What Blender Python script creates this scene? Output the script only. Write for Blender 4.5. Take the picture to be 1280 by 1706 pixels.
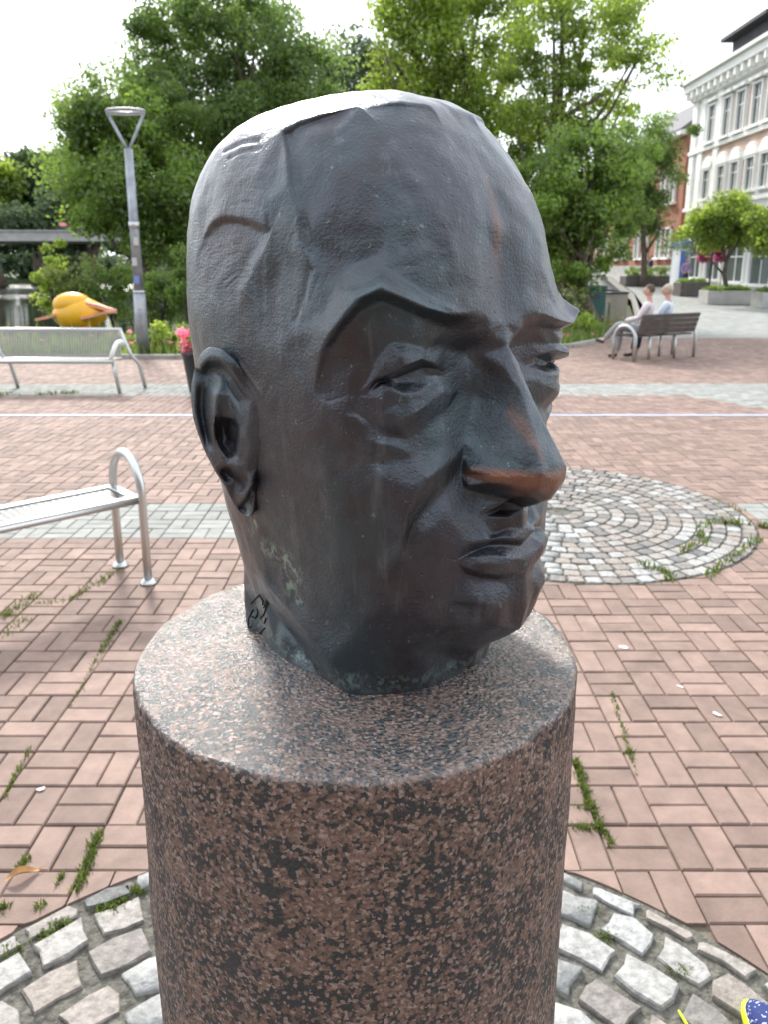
import bpy, bmesh, math, random
import numpy as np
from mathutils import Vector, Matrix, geometry, noise
random.seed(7); RNG = np.random.default_rng(7)
S = bpy.context.scene
for o in list(bpy.data.objects): bpy.data.objects.remove(o)
PI = math.pi
# ------------------------------------------------------------------ camera
CAM_H = 1.795; PITCH = math.atan(320/1290)
cd = bpy.data.cameras.new('camera'); cam = bpy.data.objects.new('camera', cd); S.collection.objects.link(cam)
cam.location = (0, 0, CAM_H); cam.rotation_euler = (PI/2 - PITCH, 0, 0)
cd.sensor_fit = 'VERTICAL'; cd.sensor_height = 36; cd.sensor_width = 27
cd.lens = 36*1290/1706.0; cd.shift_y = -88/1706.0
cd.clip_start = 0.05; cd.clip_end = 3000
cd.dof.use_dof = True; cd.dof.focus_distance = 0.74; cd.dof.aperture_fstop = cd.lens/2.3
S.camera = cam
S.render.resolution_x = 769; S.render.resolution_y = 1024
# ------------------------------------------------------------------ light
SUN_EL = 37; SUN_AZ = -20            # degrees; azimuth from +Y (into the picture), negative = left
w = bpy.data.worlds.new('World'); S.world = w; w.use_nodes = True
nt = w.node_tree; N = nt.nodes; L = nt.links
bg = N['Background']
sky = N.new('ShaderNodeTexSky'); sky.sky_type = 'NISHITA'; sky.sun_disc = False
sky.sun_elevation = math.radians(SUN_EL); sky.sun_rotation = math.radians(SUN_AZ)
sky.air_density = 1.0; sky.dust_density = 2.5; sky.ozone_density = 1.0
hs = N.new('ShaderNodeHueSaturation'); hs.inputs['Saturation'].default_value = 0.35
L.new(sky.outputs[0], hs.inputs['Color'])
cl = N.new('ShaderNodeMix'); cl.data_type = 'RGBA'; cl.inputs[0].default_value = .66           # thin bright overcast in front of the blue
L.new(hs.outputs[0], cl.inputs[6]); cl.inputs[7].default_value = (9.9, 10.6, 11.6, 1); L.new(cl.outputs[2], bg.inputs['Color'])
bg.inputs['Strength'].default_value = 0.12
sd = bpy.data.lights.new('sun', 'SUN'); sd.energy = 3.0; sd.angle = math.radians(10); sd.color = (1, .95, .88)
sun = bpy.data.objects.new('sun', sd); S.collection.objects.link(sun)
el, az = math.radians(SUN_EL), math.radians(SUN_AZ)
dirv = Vector((math.sin(az)*math.cos(el), math.cos(az)*math.cos(el), math.sin(el)))
sun.rotation_euler = dirv.to_track_quat('Z', 'Y').to_euler(); sun.location = (-6, 6, 12)
S.view_settings.view_transform = 'Standard'; S.view_settings.look = 'None'
S.view_settings.gamma = 1; S.view_settings.exposure = 0.84; S.view_settings.use_curve_mapping = False
# ------------------------------------------------------------------ helpers
def link(o): S.collection.objects.link(o); return o
def tag(o, label=None, cat=None, group=None, kind=None):
    if label: o['label'] = label
    if cat: o['category'] = cat
    if group: o['group'] = group
    if kind: o['kind'] = kind
    return o
def empty(name, loc=(0, 0, 0), rz=0.0):
    o = bpy.data.objects.new(name, None); o.location = loc; o.rotation_euler = (0, 0, rz); return link(o)
class MB:
    """collects geometry, links it as ONE mesh object"""
    def __init__(s): s.v = []; s.f = []; s.sm = []
    def add(s, vs, fs, smooth=False):
        n = len(s.v); s.v += [tuple(p) for p in vs]; s.f += [tuple(i+n for i in f) for f in fs]; s.sm += [smooth]*len(fs); return s
    def box(s, c, d, rz=0.0, bev=0.0, taper=1.0):
        x, y, z = d[0]/2, d[1]/2, d[2]/2; b = bev
        def P(q): 
            X = q[0]*math.cos(rz)-q[1]*math.sin(rz); Y = q[0]*math.sin(rz)+q[1]*math.cos(rz)
            return (c[0]+X, c[1]+Y, c[2]+q[2])
        if b <= 0:
            t = taper
            vs = [(-x,-y,-z),(x,-y,-z),(x,y,-z),(-x,y,-z),(-x*t,-y*t,z),(x*t,-y*t,z),(x*t,y*t,z),(-x*t,y*t,z)]
            fs = [(3,2,1,0),(4,5,6,7),(0,1,5,4),(1,2,6,5),(2,3,7,6),(3,0,4,7)]
        else:
            vs = [(-x,-y,-z),(x,-y,-z),(x,y,-z),(-x,y,-z),(-x,-y,z-b),(x,-y,z-b),(x,y,z-b),(-x,y,z-b),
                  (-x+b,-y+b,z),(x-b,-y+b,z),(x-b,y-b,z),(-x+b,y-b,z)]
            fs = [(3,2,1,0),(8,9,10,11)]+[(i,(i+1)%4,4+(i+1)%4,4+i) for i in range(4)]+[(4+i,4+(i+1)%4,8+(i+1)%4,8+i) for i in range(4)]
        return s.add([P(q) for q in vs], fs)
    def tube(s, pts, r, n=8, closed=False, smooth=True, caps=True):
        pts = [Vector(p) for p in pts]; m = len(pts); rs = r if isinstance(r, (list, tuple)) else [r]*m
        vs = []; fs = []; up0 = None
        for i, p in enumerate(pts):
            if closed: d = pts[(i+1) % m]-pts[i-1]
            else: d = pts[min(i+1, m-1)]-pts[max(i-1, 0)]
            d.normalize()
            if up0 is None: up0 = Vector((0, 0, 1)) if abs(d.z) < .9 else Vector((1, 0, 0))
            a = d.cross(up0); 
            if a.length < 1e-4: a = d.cross(Vector((0, 1, 0)))
            a.normalize(); b = a.cross(d).normalized(); up0 = b
            for k in range(n):
                t = 2*PI*k/n; vs.append(p+(a*math.cos(t)+b*math.sin(t))*rs[i])
        rng = m if closed else m-1
        for i in range(rng):
            for k in range(n):
                j = (i+1) % m
                fs.append((i*n+k, j*n+k, j*n+(k+1) % n, i*n+(k+1) % n))
        if caps and not closed:
            fs.append(tuple(range(n))); fs.append(tuple((m-1)*n+k for k in reversed(range(n))))
        return s.add(vs, fs, smooth)
    def lathe(s, prof, c=(0, 0, 0), n=24, smooth=True, sx=1, sy=1):
        vs = []; fs = []
        for r, z in prof:
            for k in range(n):
                t = 2*PI*k/n; vs.append((c[0]+r*sx*math.cos(t), c[1]+r*sy*math.sin(t), c[2]+z))
        for i in range(len(prof)-1):
            for k in range(n): fs.append((i*n+k, i*n+(k+1) % n, (i+1)*n+(k+1) % n, (i+1)*n+k))
        fs.append(tuple(reversed(range(n)))); fs.append(tuple((len(prof)-1)*n+k for k in range(n)))
        return s.add(vs, fs, smooth)
    def ellipsoid(s, c, r, n=12, m=8, fn=None):
        prof = [(math.sin(PI*i/m), -math.cos(PI*i/m)) for i in range(m+1)]
        vs = []; fs = []
        for a, z in prof:
            for k in range(n):
                t = 2*PI*k/n; q = Vector((a*math.cos(t)*r[0], a*math.sin(t)*r[1], z*r[2]))
                if fn: q = fn(q)
                vs.append((c[0]+q[0], c[1]+q[1], c[2]+q[2]))
        for i in range(m):
            for k in range(n): fs.append((i*n+k, i*n+(k+1) % n, (i+1)*n+(k+1) % n, (i+1)*n+k))
        return s.add(vs, fs, True)
    def prism(s, poly, z0, z1):
        n = len(poly); vs = [(x, y, z0) for x, y in poly]+[(x, y, z1) for x, y in poly]
        fs = [tuple(reversed(range(n))), tuple(range(n, 2*n))]+[(i, (i+1) % n, n+(i+1) % n, n+i) for i in range(n)]
        return s.add(vs, fs)
    def mesh(s, name):
        me = bpy.data.meshes.new(name); me.from_pydata(s.v, [], s.f)
        me.polygons.foreach_set('use_smooth', s.sm); me.update(); return me
    def build(s, name, mat=None, parent=None, loc=None):
        o = bpy.data.objects.new(name, s.mesh(name))
        if mat: o.data.materials.append(mat)
        if parent: o.parent = parent
        if loc: o.location = loc
        return link(o)
def inst(me, name, parent=None, loc=(0, 0, 0), rot=(0, 0, 0), scl=(1, 1, 1)):
    o = bpy.data.objects.new(name, me); o.location = loc; o.rotation_euler = rot; o.scale = scl
    if parent: o.parent = parent
    return link(o)
def copy_tree(o, parent=None):
    c = o.copy(); link(c); c.parent = parent
    for ch in list(o.children): copy_tree(ch, c)
    return c
# --- materials
def mat(name, col, rough=.6, metal=0.0, vary=0.0, vscale=8.0, bump=0.0, bscale=40.0, rand=0.0, spec=.5, coords='Object', trans=0.0):
    m = bpy.data.materials.new(name); m.use_nodes = True; t = m.node_tree; n = t.nodes; l = t.links
    p = n['Principled BSDF']; p.inputs['Roughness'].default_value = rough; p.inputs['Metallic'].default_value = metal
    p.inputs['Specular IOR Level'].default_value = spec
    p.inputs['Base Color'].default_value = (*col, 1)
    tc = n.new('ShaderNodeTexCoord'); last = None
    if vary or rand:
        hsv = n.new('ShaderNodeHueSaturation'); hsv.inputs['Color'].default_value = (*col, 1)
        add = n.new('ShaderNodeMath'); add.operation = 'ADD'; add.inputs[0].default_value = 1; add.inputs[1].default_value = 0
        if vary:
            nz = n.new('ShaderNodeTexNoise'); nz.inputs['Scale'].default_value = vscale; nz.inputs['Detail'].default_value = 6
            l.new(tc.outputs[coords], nz.inputs['Vector'])
            mr = n.new('ShaderNodeMapRange'); mr.inputs[1].default_value = .25; mr.inputs[2].default_value = .75
            mr.inputs[3].default_value = 1-vary; mr.inputs[4].default_value = 1+vary
            l.new(nz.outputs['Fac'], mr.inputs[0]); l.new(mr.outputs[0], add.inputs[0])
        if rand:
            oi = n.new('ShaderNodeObjectInfo'); mr2 = n.new('ShaderNodeMapRange')
            mr2.inputs[3].default_value = -rand; mr2.inputs[4].default_value = rand
            l.new(oi.outputs['Random'], mr2.inputs[0]); l.new(mr2.outputs[0], add.inputs[1])
        l.new(add.outputs[0], hsv.inputs['Value']); l.new(hsv.outputs[0], p.inputs['Base Color']); last = hsv
    if bump:
        nb = n.new('ShaderNodeTexNoise'); nb.inputs['Scale'].default_value = bscale; nb.inputs['Detail'].default_value = 5
        l.new(tc.outputs[coords], nb.inputs['Vector'])
        b = n.new('ShaderNodeBump'); b.inputs['Strength'].default_value = 1; b.inputs['Distance'].default_value = bump
        l.new(nb.outputs['Fac'], b.inputs['Height']); l.new(b.outputs[0], p.inputs['Normal'])
    return m
def at(u, v, z=0.0):
    """point at height z that the photograph shows at pixel (u, v) of 1280x1706"""
    x = (u-640)/1290; y = -(v-765)/1290; cp, sp = math.cos(PITCH), math.sin(PITCH)
    d = Vector((x, cp+y*sp, -sp+y*cp)); t = (z-CAM_H)/d.z
    return Vector((0, 0, CAM_H))+d*t
def atY(u, v, Y):
    x = (u-640)/1290; y = -(v-765)/1290; cp, sp = math.cos(PITCH), math.sin(PITCH)
    d = Vector((x, cp+y*sp, -sp+y*cp)); t = Y/d.y
    return Vector((0, 0, CAM_H))+d*t
# ------------------------------------------------------------------ bronze head on its granite column
COL_Z = 1.40; HC = np.array([0, .80, COL_Z]); PHI = math.radians(44)
HF = np.array([math.sin(PHI), -math.cos(PHI), 0.]); HR = np.array([HF[1], -HF[0], 0.])   # facing, and its right-hand side
CAMP = np.array([0, 0, CAM_H])
def pray(u, v):
    x = (u-640)/1290; y = -(v-765)/1290; cp, sp = math.cos(PITCH), math.sin(PITCH)
    return np.array([x, cp+y*sp, -sp+y*cp])
# section tables of the head block against height: front, back, half width, squareness, centre
TZ = [-.02,.03,.06,.10,.15,.20,.25,.30,.345,.40,.45,.485,.512,.530,.545,.556]
TF = [.125,.125,.145,.160,.165,.157,.150,.147,.155,.150,.138,.120,.103,.088,.065,.02]
TB = [-.14,-.15,-.165,-.18,-.2,-.212,-.222,-.23,-.235,-.235,-.228,-.211,-.185,-.15,-.105,-.07]
TW = [.124,.124,.125,.130,.135,.141,.148,.152,.155,.151,.148,.138,.124,.108,.075,.025]
TN = [3,3,3.2,3.4,3.4,3.4,3.6,4.,4.2,3.2,2.7,2.5,2.4,2.4,2.3,2.2]
TM = [0,0,-.01,-.02,-.03,-.035,-.04,-.04,-.04,-.045,-.045,-.045,-.045,-.045,-.04,-.035]
def hg(X, s, z):
    f, b, ww, n, m = (np.interp(z, TZ, T) for T in (TF, TB, TW, TN, TM))
    a = np.where(s > m, f-m, m-b); nn = np.where(s > m, n, 2.4)
    g = ((np.abs(X)/ww)**nn+(np.abs(s-m)/a)**nn)**(1/nn)-1
    return np.where(z > .556, (z-.556)*50+1, g)
ZC, M0, RREF = .36, -.04, .19
def hloc(P): q = P-HC; return np.array([q@HR, q@HF, q[2]])
def hworld(q): return HC+q[0]*HR+q[1]*HF+np.array([0, 0, q[2]])
_T = np.linspace(.45, 1.1, 2600)
def bD(u, v, d):
    dr = pray(u, v); P = CAMP+np.outer(_T, dr)-HC; X, s, z = P@HR, P@HF, P[:, 2]; g = hg(X, s, z)
    i = np.argmax(g < 0)
    if not g[i] < 0: i = g.argmin()
    t = _T[i]-d/1000/np.linalg.norm(dr)
    return hloc(CAMP+dr*t)
def bX(u, v, X):
    dr = pray(u, v); t = ((HC-CAMP)@HR+X/1000)/(dr@HR); return hloc(CAMP+dr*t)
def bS(u, v, s):
    dr = pray(u, v); t = ((HC-CAMP)@HF+s/1000)/(dr@HF); return hloc(CAMP+dr*t)
def par(q):
    X, s, z = q; th = math.atan2(max(X, 0), s-M0)
    if z <= ZC: return th, z
    r = math.hypot(X, s-M0); return th, ZC+RREF*math.atan2(z-ZC, r)
WMAX = ZC+RREF*PI/2
def base_at(th, wv):
    sn, cs = math.sin(th), math.cos(th); r = np.linspace(.0, .45, 1800)
    if wv <= ZC: X, s, z = r*sn, M0+r*cs, np.full_like(r, wv)
    else:
        e = (wv-ZC)/RREF; X, s, z = r*sn*math.cos(e), M0+r*cs*math.cos(e), ZC+r*math.sin(e)
    g = hg(X, s, z); i = np.argmax(g > 0); i = i if g[i] > 0 else 0
    return np.array([X[i], s[i], z[i]])
d, X_, s_ = 'd', 'X', 's'
HEADLINES = [
 # brow: sharp overhanging edge, then its underside
 [(522,655,2),(533,589,6),(549,558,8),(577,521,14),(598,497,19),(634,481,24),(664,493,14),(687,502,11),(711,513,9),(746,523,6),(793,523,4)],
 [(541,606,-2),(560,568,-4),(583,537,-5),(606,514,-5),(634,500,-3),(662,511,-6),(686,521,-9),(711,533,-13),(746,545,-17),(783,553,-15),(806,570,-9)],
 [(634,481,24),(631,458,9),(627,428,-3)],
 [(645,455,6),(668,473,5),(700,494,5),(745,512,4)],
 [(648,447,3),(680,465,1),(710,488,1),(750,505,2)],
 # socket
 [(612,632,-8),(627,595,-10),(650,571,-11),(678,573,-12),(706,580,-16)],
 [(594,659,-6),(622,632,-5),(655,622,1),(678,610,1),(704,599,-6),(725,607,-15),(744,619,-22)],
 [(628,637,-14),(655,630,-20),(678,621,-24),(704,612,-26),(724,614,-20)],
 [(612,654,-7),(641,640,-9),(655,648,-6),(676,657,-6),(695,654,-9),(716,641,-14),(739,627,-21)],
 [(631,664,-4),(655,675,-5),(683,671,-6),(711,659,-10),(746,637,-18)],
 [(608,664,-5),(631,688,-3),(662,706,-1),(690,690,-4),(714,674,-8),(738,655,-13)],
 [(594,687,-3),(620,708,-5),(645,725,-8),(678,731,-9),(711,713,-11),(744,687,-16),(768,650,-19),(764,610,-24)],
 [(524,656,2),(536,675,4),(550,697,4),(573,720,5),(600,733,3),(622,740,2),(650,742,-2)],
 # nose
 [(841,611,s_,163),(853,632,s_,170),(867,651,s_,178),(876,675,s_,185),(883,698,s_,191),(892,733,s_,200),(902,775,s_,210),(903,790,s_,213)],
 [(802,620,-12),(793,660,-15),(785,705,-10),(775,740,-7),(772,762,-8),(769,790,-9),(772,814,-6)],
 [(790,752,X_,39),(815,758,X_,33),(850,763,X_,26),(885,768,X_,20),(902,775,s_,210)],
 [(787,784,X_,48),(815,792,X_,41),(850,797,X_,32),(885,796,X_,23),(903,790,s_,213)],
 [(781,808,X_,49),(810,805,X_,42),(840,806,X_,34),(862,813,X_,26),(882,826,X_,19),(900,838,X_,10)],
 # fold beside the mouth
 [(758,764,-2),(729,786,4),(710,800,7),(696,816,10),(680,850,9),(672,890,6),(668,930,2)],
 [(762,782,-10),(741,814,-8),(717,837,-8),(689,875,-6),(682,902,-4),(684,935,-2)],
 # mouth
 [(734,905,2),(780,906,5),(813,900,X_,38),(834,896,X_,26),(856,898,X_,17)],
 [(762,933,-1),(790,918,0),(813,909,X_,32),(838,908,X_,20)],
 [(762,933,-1),(790,929,X_,53),(818,925,X_,42),(846,928,X_,27),(860,931,X_,17)],
 [(763,937,-1),(785,948,X_,57),(813,957,X_,45),(839,959,X_,28),(858,954,X_,17)],
 [(775,957,1),(804,964,X_,41),(830,967,X_,27),(850,965,X_,16)],
 [(850,862,X_,14),(848,880,X_,14),(856,898,X_,17)],
 [(700,914,0),(734,926,-1),(762,933,-2)],
 # chin
 [(776,1011,X_,55),(790,1001,X_,54),(820,990,X_,39),(852,984,X_,17)],
 [(776,1011,X_,55),(799,1041,X_,46),(820,1012,X_,42)],
 [(752,1050,X_,62),(799,1041,X_,46),(830,1045,X_,29)],
 # neck
 [(405,932,5),(440,970,10),(475,1010,11),(510,1055,12),(545,1105,11),(575,1150,9),(592,1172,6)],
 [(434,985,-9),(464,1027,-14),(498,1073,-14),(534,1126,-10),(562,1162,-4)],
 [(404,940,X_,104),(404,975,X_,106),(404,1010,X_,108),(406,1035,X_,110),(410,1050,X_,112)],
 # hair
 [(335,400,1),(347,373,5),(370,358,8),(394,361,8),(417,365,7),(441,375,5),(452,386,1)],
 [(343,408,-3),(354,389,-5),(374,372,-5),(394,372,-5),(417,378,-4),(438,390,-2)],
 [(452,386,2),(435,425,5),(405,480,5),(400,510,2)],
 [(470,216,3),(495,203,4),(540,188,4),(600,174,4),(660,169,4),(720,175,3)],
 [(474,226,-2),(500,212,-3),(545,196,-3),(600,182,-3),(660,178,-2),(718,183,-1)],
 [(468,226,3),(476,262,4),(480,310,4),(494,350,3),(498,405,2)],
 [(478,228,-3),(487,262,-4),(492,310,-4),(507,350,-4),(513,410,-4)],
 # cheek / temple planes
 [(500,640,2),(520,720,3),(545,800,4),(560,880,3)],
 [(640,800,2),(625,860,0),(615,940,1),(640,1010,1)],
]
HEADPTS = [(560,612,-6),(600,572,-9),(640,545,-8),(690,550,-12),(740,577,-24),(775,587,-30),(800,590,-14),(580,632,-5),(610,600,-8),
 (640,607,-3),(672,594,-1),(700,592,-8),(662,639,-19),(690,636,-21),(712,626,-22),(655,690,-2),(700,683,-6),(757,655,-15),(600,700,0),(570,690,3),(580,660,-2),
 (560,745,0),(600,765,-3),(640,770,-5),(690,760,-4),(740,740,-6),(720,780,0),
 (845,777,X_,30),(810,770,X_,38),(880,780,X_,22),
 (800,822,-1),(825,824,1),(850,834,X_,18),(899,815,X_,20),(815,530,1),(824,560,0),(833,592,1),(818,548,1),
 (800,860,4),(745,860,4),(708,888,1),(830,850,6),(720,910,0),(790,890,5),(735,925,-1),(820,890,8),
 (810,940,X_,49),(840,942,X_,32),(730,960,0),(700,985,0),(838,1012,X_,30),(850,1000,X_,19),(850,1035,X_,13),(740,1000,-3),
 (588,440,-5),(606,472,9),(560,478,-3),(540,520,-3),(520,560,-2),(605,400,-2),
 (470,440,-4),(450,480,-5),(480,500,-6),(480,560,-4),(500,600,-4),(440,540,-5),(530,470,-3),(520,530,-4),
 (600,300,2),(660,260,2),(700,300,4),(740,260,3),(690,360,2),(750,380,4),(760,440,3),(700,430,1),(650,380,0),(790,330,3),(560,330,-1),(540,270,0),(800,480,0),
 (420,320,2),(380,300,1),(350,330,0),(440,340,2),(400,420,2),(370,460,2),(350,500,1),(430,280,2),(460,300,-1),
 (590,820,3),(590,900,2),(560,980,1),(600,1050,1),(650,1100,0),(700,1080,0),(750,1090,0),(660,900,-2),(650,960,-1),(700,1030,0),(460,720,1),(470,800,1),(480,880,0),(500,960,2),(430,880,1),(440,800,0),(540,1040,1),(620,1130,0)]
HEADMID = [(828,440),(834,500),(842,540),(848,575),(856,602),(866,625),(880,655),(893,690),(908,730),(925,770),(930,800),(920,830),(905,838),(874,847),(872,880),(876,900),(868,910),(879,922),(882,935),(881,949),(877,962),(878,985),(878,1015),(868,1050),(850,1062),(820,1072),(798,1085),(775,1115)]
def solve_pt(p):
    if len(p) == 3: return bD(*p)
    return bX(p[0], p[1], p[3]) if p[2] == 'X' else bS(p[0], p[1], p[3])
DBG = 0
def cdt_half(lines, pts, mid):
    V = []; E = []
    def addv(q):
        for i, r in enumerate(V):
            if np.linalg.norm(r-q) < .0008: return i
        V.append(np.array(q)); return len(V)-1
    for ln in lines:
        qs = [(p, solve_pt(p)) for p in ln]
        if DBG: [print('PT', p, np.round(q*1000)) for p, q in qs if p[0] > 560 and 540 < p[1] < 1060]
        for p, q in qs:
            if q[0] < .004: print('NEG', p, q)
        ids = [addv(q) for p, q in qs]; E += list(zip(ids[:-1], ids[1:]))
    for p in pts:
        q = solve_pt(p)
        if q[0] < .004: print('NEG', p, q); continue
        addv(q)
    mids = []
    for u, v in mid:
        q = bX(u, v, 0); q[0] = 0; mids.append(addv(q))
    wtop = par(V[mids[0]])[1]; wbot = par(V[mids[-1]])[1]
    # midline: crown down to the first measured point, and the back
    up = [addv(base_at(0, x)*np.array([0, 1, 1])) for x in np.linspace(WMAX-.03, wtop+.03, 6)]
    bot = addv(base_at(0, -.02)*np.array([0, 1, 1]))
    fr = up+mids+[bot]; E += list(zip(fr[:-1], fr[1:]))
    back = [addv(base_at(PI, x)*np.array([0, 1, 1])) for x in np.linspace(WMAX-.03, -.02, 15)]
    E += list(zip(back[:-1], back[1:]))
    bottom = [bot]+[addv(base_at(t, -.02)) for t in np.linspace(0, PI, 12)[1:-1]]+[back[-1]]; E += list(zip(bottom[:-1], bottom[1:]))
    # filler from the block itself where no measured point is near
    K = np.array([par(q) for q in V]); rows = np.arange(.0, WMAX-.02, .027)
    top_ring = []
    for j, wv in enumerate(rows):
        k = 15 if wv < ZC+.2 else 9
        for t in (np.arange(k)+.5*(1+(j % 2)*.8))/k*PI:
            if t >= PI-.05 or t < .05: continue
            dd = np.hypot((K[:, 0]-t)*.15, K[:, 1]-wv)
            if t < 1.05 and .0 < wv < .355: continue          # the face is measured point by point
            if dd.min() > .0135: V.append(base_at(t, wv))
    pole = len(V); V.append(np.array([0, M0, .5555]))
    P2 = [Vector(par(q)) for q in V]; P2[pole] = Vector((PI/2, WMAX))
    for i in back: P2[i].x = PI
    sc = .19
    P2 = [Vector((p.x*sc, p.y)) for p in P2]
    vo, eo, fo, ov, oe, of = geometry.delaunay_2d_cdt(P2, E, [], 0, 1e-5)
    pos = []
    for k, src in enumerate(ov):
        if src: pos.append(V[src[0]])
        else:    # crossing of two lines: nearest point stands in
            c = vo[k]; j = min(range(len(P2)), key=lambda a: (P2[a]-c).length); pos.append(V[j])
    F = [tuple(f) for f in fo]
    # close the wedge between the pole and the two ends of the midline
    inv = {s: k for k, ss in enumerate(ov) for s in ss}
    return np.array(pos), F
HV, HFc = cdt_half(HEADLINES, HEADPTS, HEADMID)
def half_mesh_to_obj(V, F, name, cuts=3, smooth=6, fac=.5, mirror=True):
    bm = bmesh.new(); vs = [bm.verts.new(p) for p in V]
    for f in F:
        try: bm.faces.new([vs[i] for i in f])
        except ValueError: pass
    bmesh.ops.recalc_face_normals(bm, faces=bm.faces)
    if mirror:
        for v in bm.verts:
            if abs(v.co.x) < 1e-5: v.co.x = 0
        bmesh.ops.mirror(bm, geom=bm.verts[:]+bm.edges[:]+bm.faces[:], axis='X', merge_dist=1e-5)
        bmesh.ops.remove_doubles(bm, verts=bm.verts, dist=1e-5)
    bmesh.ops.recalc_face_normals(bm, faces=bm.faces)
    for q in range(cuts):
        bmesh.ops.subdivide_edges(bm, edges=bm.edges, cuts=1, use_grid_fill=True)
        if q == 1 and mirror: bmesh.ops.smooth_vert(bm, verts=bm.verts, factor=.22, use_axis_x=True, use_axis_y=True, use_axis_z=True)
    for _ in range(smooth): bmesh.ops.smooth_vert(bm, verts=bm.verts, factor=fac, use_axis_x=True, use_axis_y=True, use_axis_z=True)
    me = bpy.data.meshes.new(name); bm.to_mesh(me); bm.free()
    return me
head_me = half_mesh_to_obj(HV, HFc, 'bronze_head', 4, 13)
# into world space, then strokes of the modelling tool and slight unevenness
def head_finish(me):
    n = len(me.vertices); co = np.empty(n*3); me.vertices.foreach_get('co', co); co = co.reshape(-1, 3)
    no = np.empty(n*3); me.vertices.foreach_get('normal', no); no = no.reshape(-1, 3)
    far = co[:, 0] < 0; f_ = np.clip((co[:, 2]-.005)/.06, 0, 1); f_ = .58+.42*f_*f_*(3-2*f_); co[far, 0] *= f_[far]      # the neck is turned: narrower on its left
    def bell(c, rad): return np.exp(-(((co-np.array(c))/np.array(rad))**2).sum(1))*far
    b = bell((-.120, .128, .372), (.055, .06, .045)); co[:, 2] -= .030*b; co[:, 0] -= .004*b; co[:, 1] += .003*b     # left brow hangs lower
    b = bell((-.108, .140, .303), (.045, .05, .030)); co[:, 0] -= .008*b; co[:, 1] += .008*b                              # left eye bulges
    b = bell((-.125, .120, .265), (.05, .06, .03)); co[:, 0] -= .006*b; co[:, 1] += .006*b
    disp = np.zeros(n)
    for i in range(n):
        v = Vector(co[i]); disp[i] = 0.0007*noise.noise(v*30)+.0004*noise.noise(v*80+Vector((3, 1, 7)))
    co2 = co+no*disp[:, None]
    Wd = HC[None, :]*0+co2[:, :1]*HR+co2[:, 1:2]*HF+np.array([0, 0, 1.])*co2[:, 2:3]
    me.vertices.foreach_set('co', Wd.ravel()); me.update()
    me.polygons.foreach_set('use_smooth', [True]*len(me.polygons))
head_finish(head_me)

# ------------------------------------------------------------------ ears: a shell with bowl, ridge and lobe
EARRIM = [(322,612,158),(331,588,161),(348,575,162),(370,580,161),(394,602,156),(420,640,147),(440,672,146),(455,692,143),(440,735,144),(428,780,142),(424,820,141),(420,862,142),
          (408,862,142),(396,852,144),(384,834,148),(371,808,153),(357,787,157),(341,756,158),(328,723,161),(319,695,162),(316,665,162),(317,640,160)]
EARIN = [[(333,612,165),(346,597,166),(366,598,165),(384,614,161),(400,640,155),(418,668,152)],
 [(340,625,152),(352,612,151),(368,614,149),(382,632,147),(394,656,147)],
 [(368,640,155),(360,660,162),(357,690,163),(354,720,160),(358,752,157)],
 [(325,640,162),(324,680,163),(332,718,162),(344,752,159),(360,784,158),(376,808,154)],
 [(338,650,153),(337,690,154),(343,725,154)],
 [(360,702,157),(372,695,154),(388,696,152),(398,708,152),(398,740,152),(394,762,151),(380,768,154),(366,750,157),(358,728,158),(360,702,157)],
 [(370,708,146),(382,704,145),(390,715,144),(390,740,144),(382,752,146),(371,740,147),(368,722,147)],
 [(373,772,156),(390,778,154),(402,775,151),(412,786,149)],
 [(378,790,146),(392,800,144),(408,800,145)],
 [(396,840,146),(408,826,150),(418,808,150)],
 [(404,848,138),(413,836,139),(417,825,141)]]
EARPT = [(382,660,152),(400,690,153),(415,700,153),(418,740,151),(412,765,150),(378,727,142),(345,640,152),(375,650,153),(390,820,147),(410,720,153),(402,812,144)]
def make_ear():
    V = []; E = []
    uv = []
    def add(p):
        for i, r in enumerate(uv):
            if abs(r[0]-p[0])+abs(r[1]-p[1]) < .5: return i
        uv.append(p[:2]); V.append(bX(*p)); return len(V)-1
    rim = [add(p) for p in EARRIM]; E += list(zip(rim, rim[1:]+rim[:1]))
    for ln in EARIN:
        ids = [add(p) for p in ln]; E += list(zip(ids[:-1], ids[1:]))
    for p in EARPT: add(p)
    vo, eo, fo, ov, oe, of = geometry.delaunay_2d_cdt([Vector(p) for p in uv], E, [rim], 1, 1e-4)
    pos = []
    for k, src in enumerate(ov):
        pos.append(V[src[0]] if src else V[min(range(len(uv)), key=lambda a: (Vector(uv[a])-vo[k]).length)])
    F = [tuple(f) for f in fo]
    inv = {x: k for k, ss in enumerate(ov) for x in ss}
    rr = [inv[i] for i in rim]; n = len(pos)
    cen = np.mean([pos[i] for i in rr], 0)
    for i in rr:      # back of the shell runs into the side of the head
        q = np.array(pos[i]); pos.append(np.array([q[0]-.012, q[1]+.15*(cen[1]-q[1]), q[2]+.10*(cen[2]-q[2])]))
    for i in rr:
        q = np.array(pos[i]); pos.append(np.array([q[0]-.055, q[1]+.3*(cen[1]-q[1])+.01, q[2]+.25*(cen[2]-q[2])]))
    m = len(rr)
    for k in range(m):
        F.append((rr[k], n+k, n+(k+1) % m, rr[(k+1) % m])); F.append((n+k, n+m+k, n+m+(k+1) % m, n+(k+1) % m))
    F.append(tuple(n+m+k for k in range(m)))
    return np.array(pos), F
EV, EF = make_ear()
ear_me = half_mesh_to_obj(EV, EF, 'ear', 3, 6, mirror=False); head_finish(ear_me)
EV2 = EV.copy(); EV2[:, 0] *= -1
ear_me2 = half_mesh_to_obj(EV2, EF, 'ear', 2, 4, mirror=False); head_finish(ear_me2)
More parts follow.
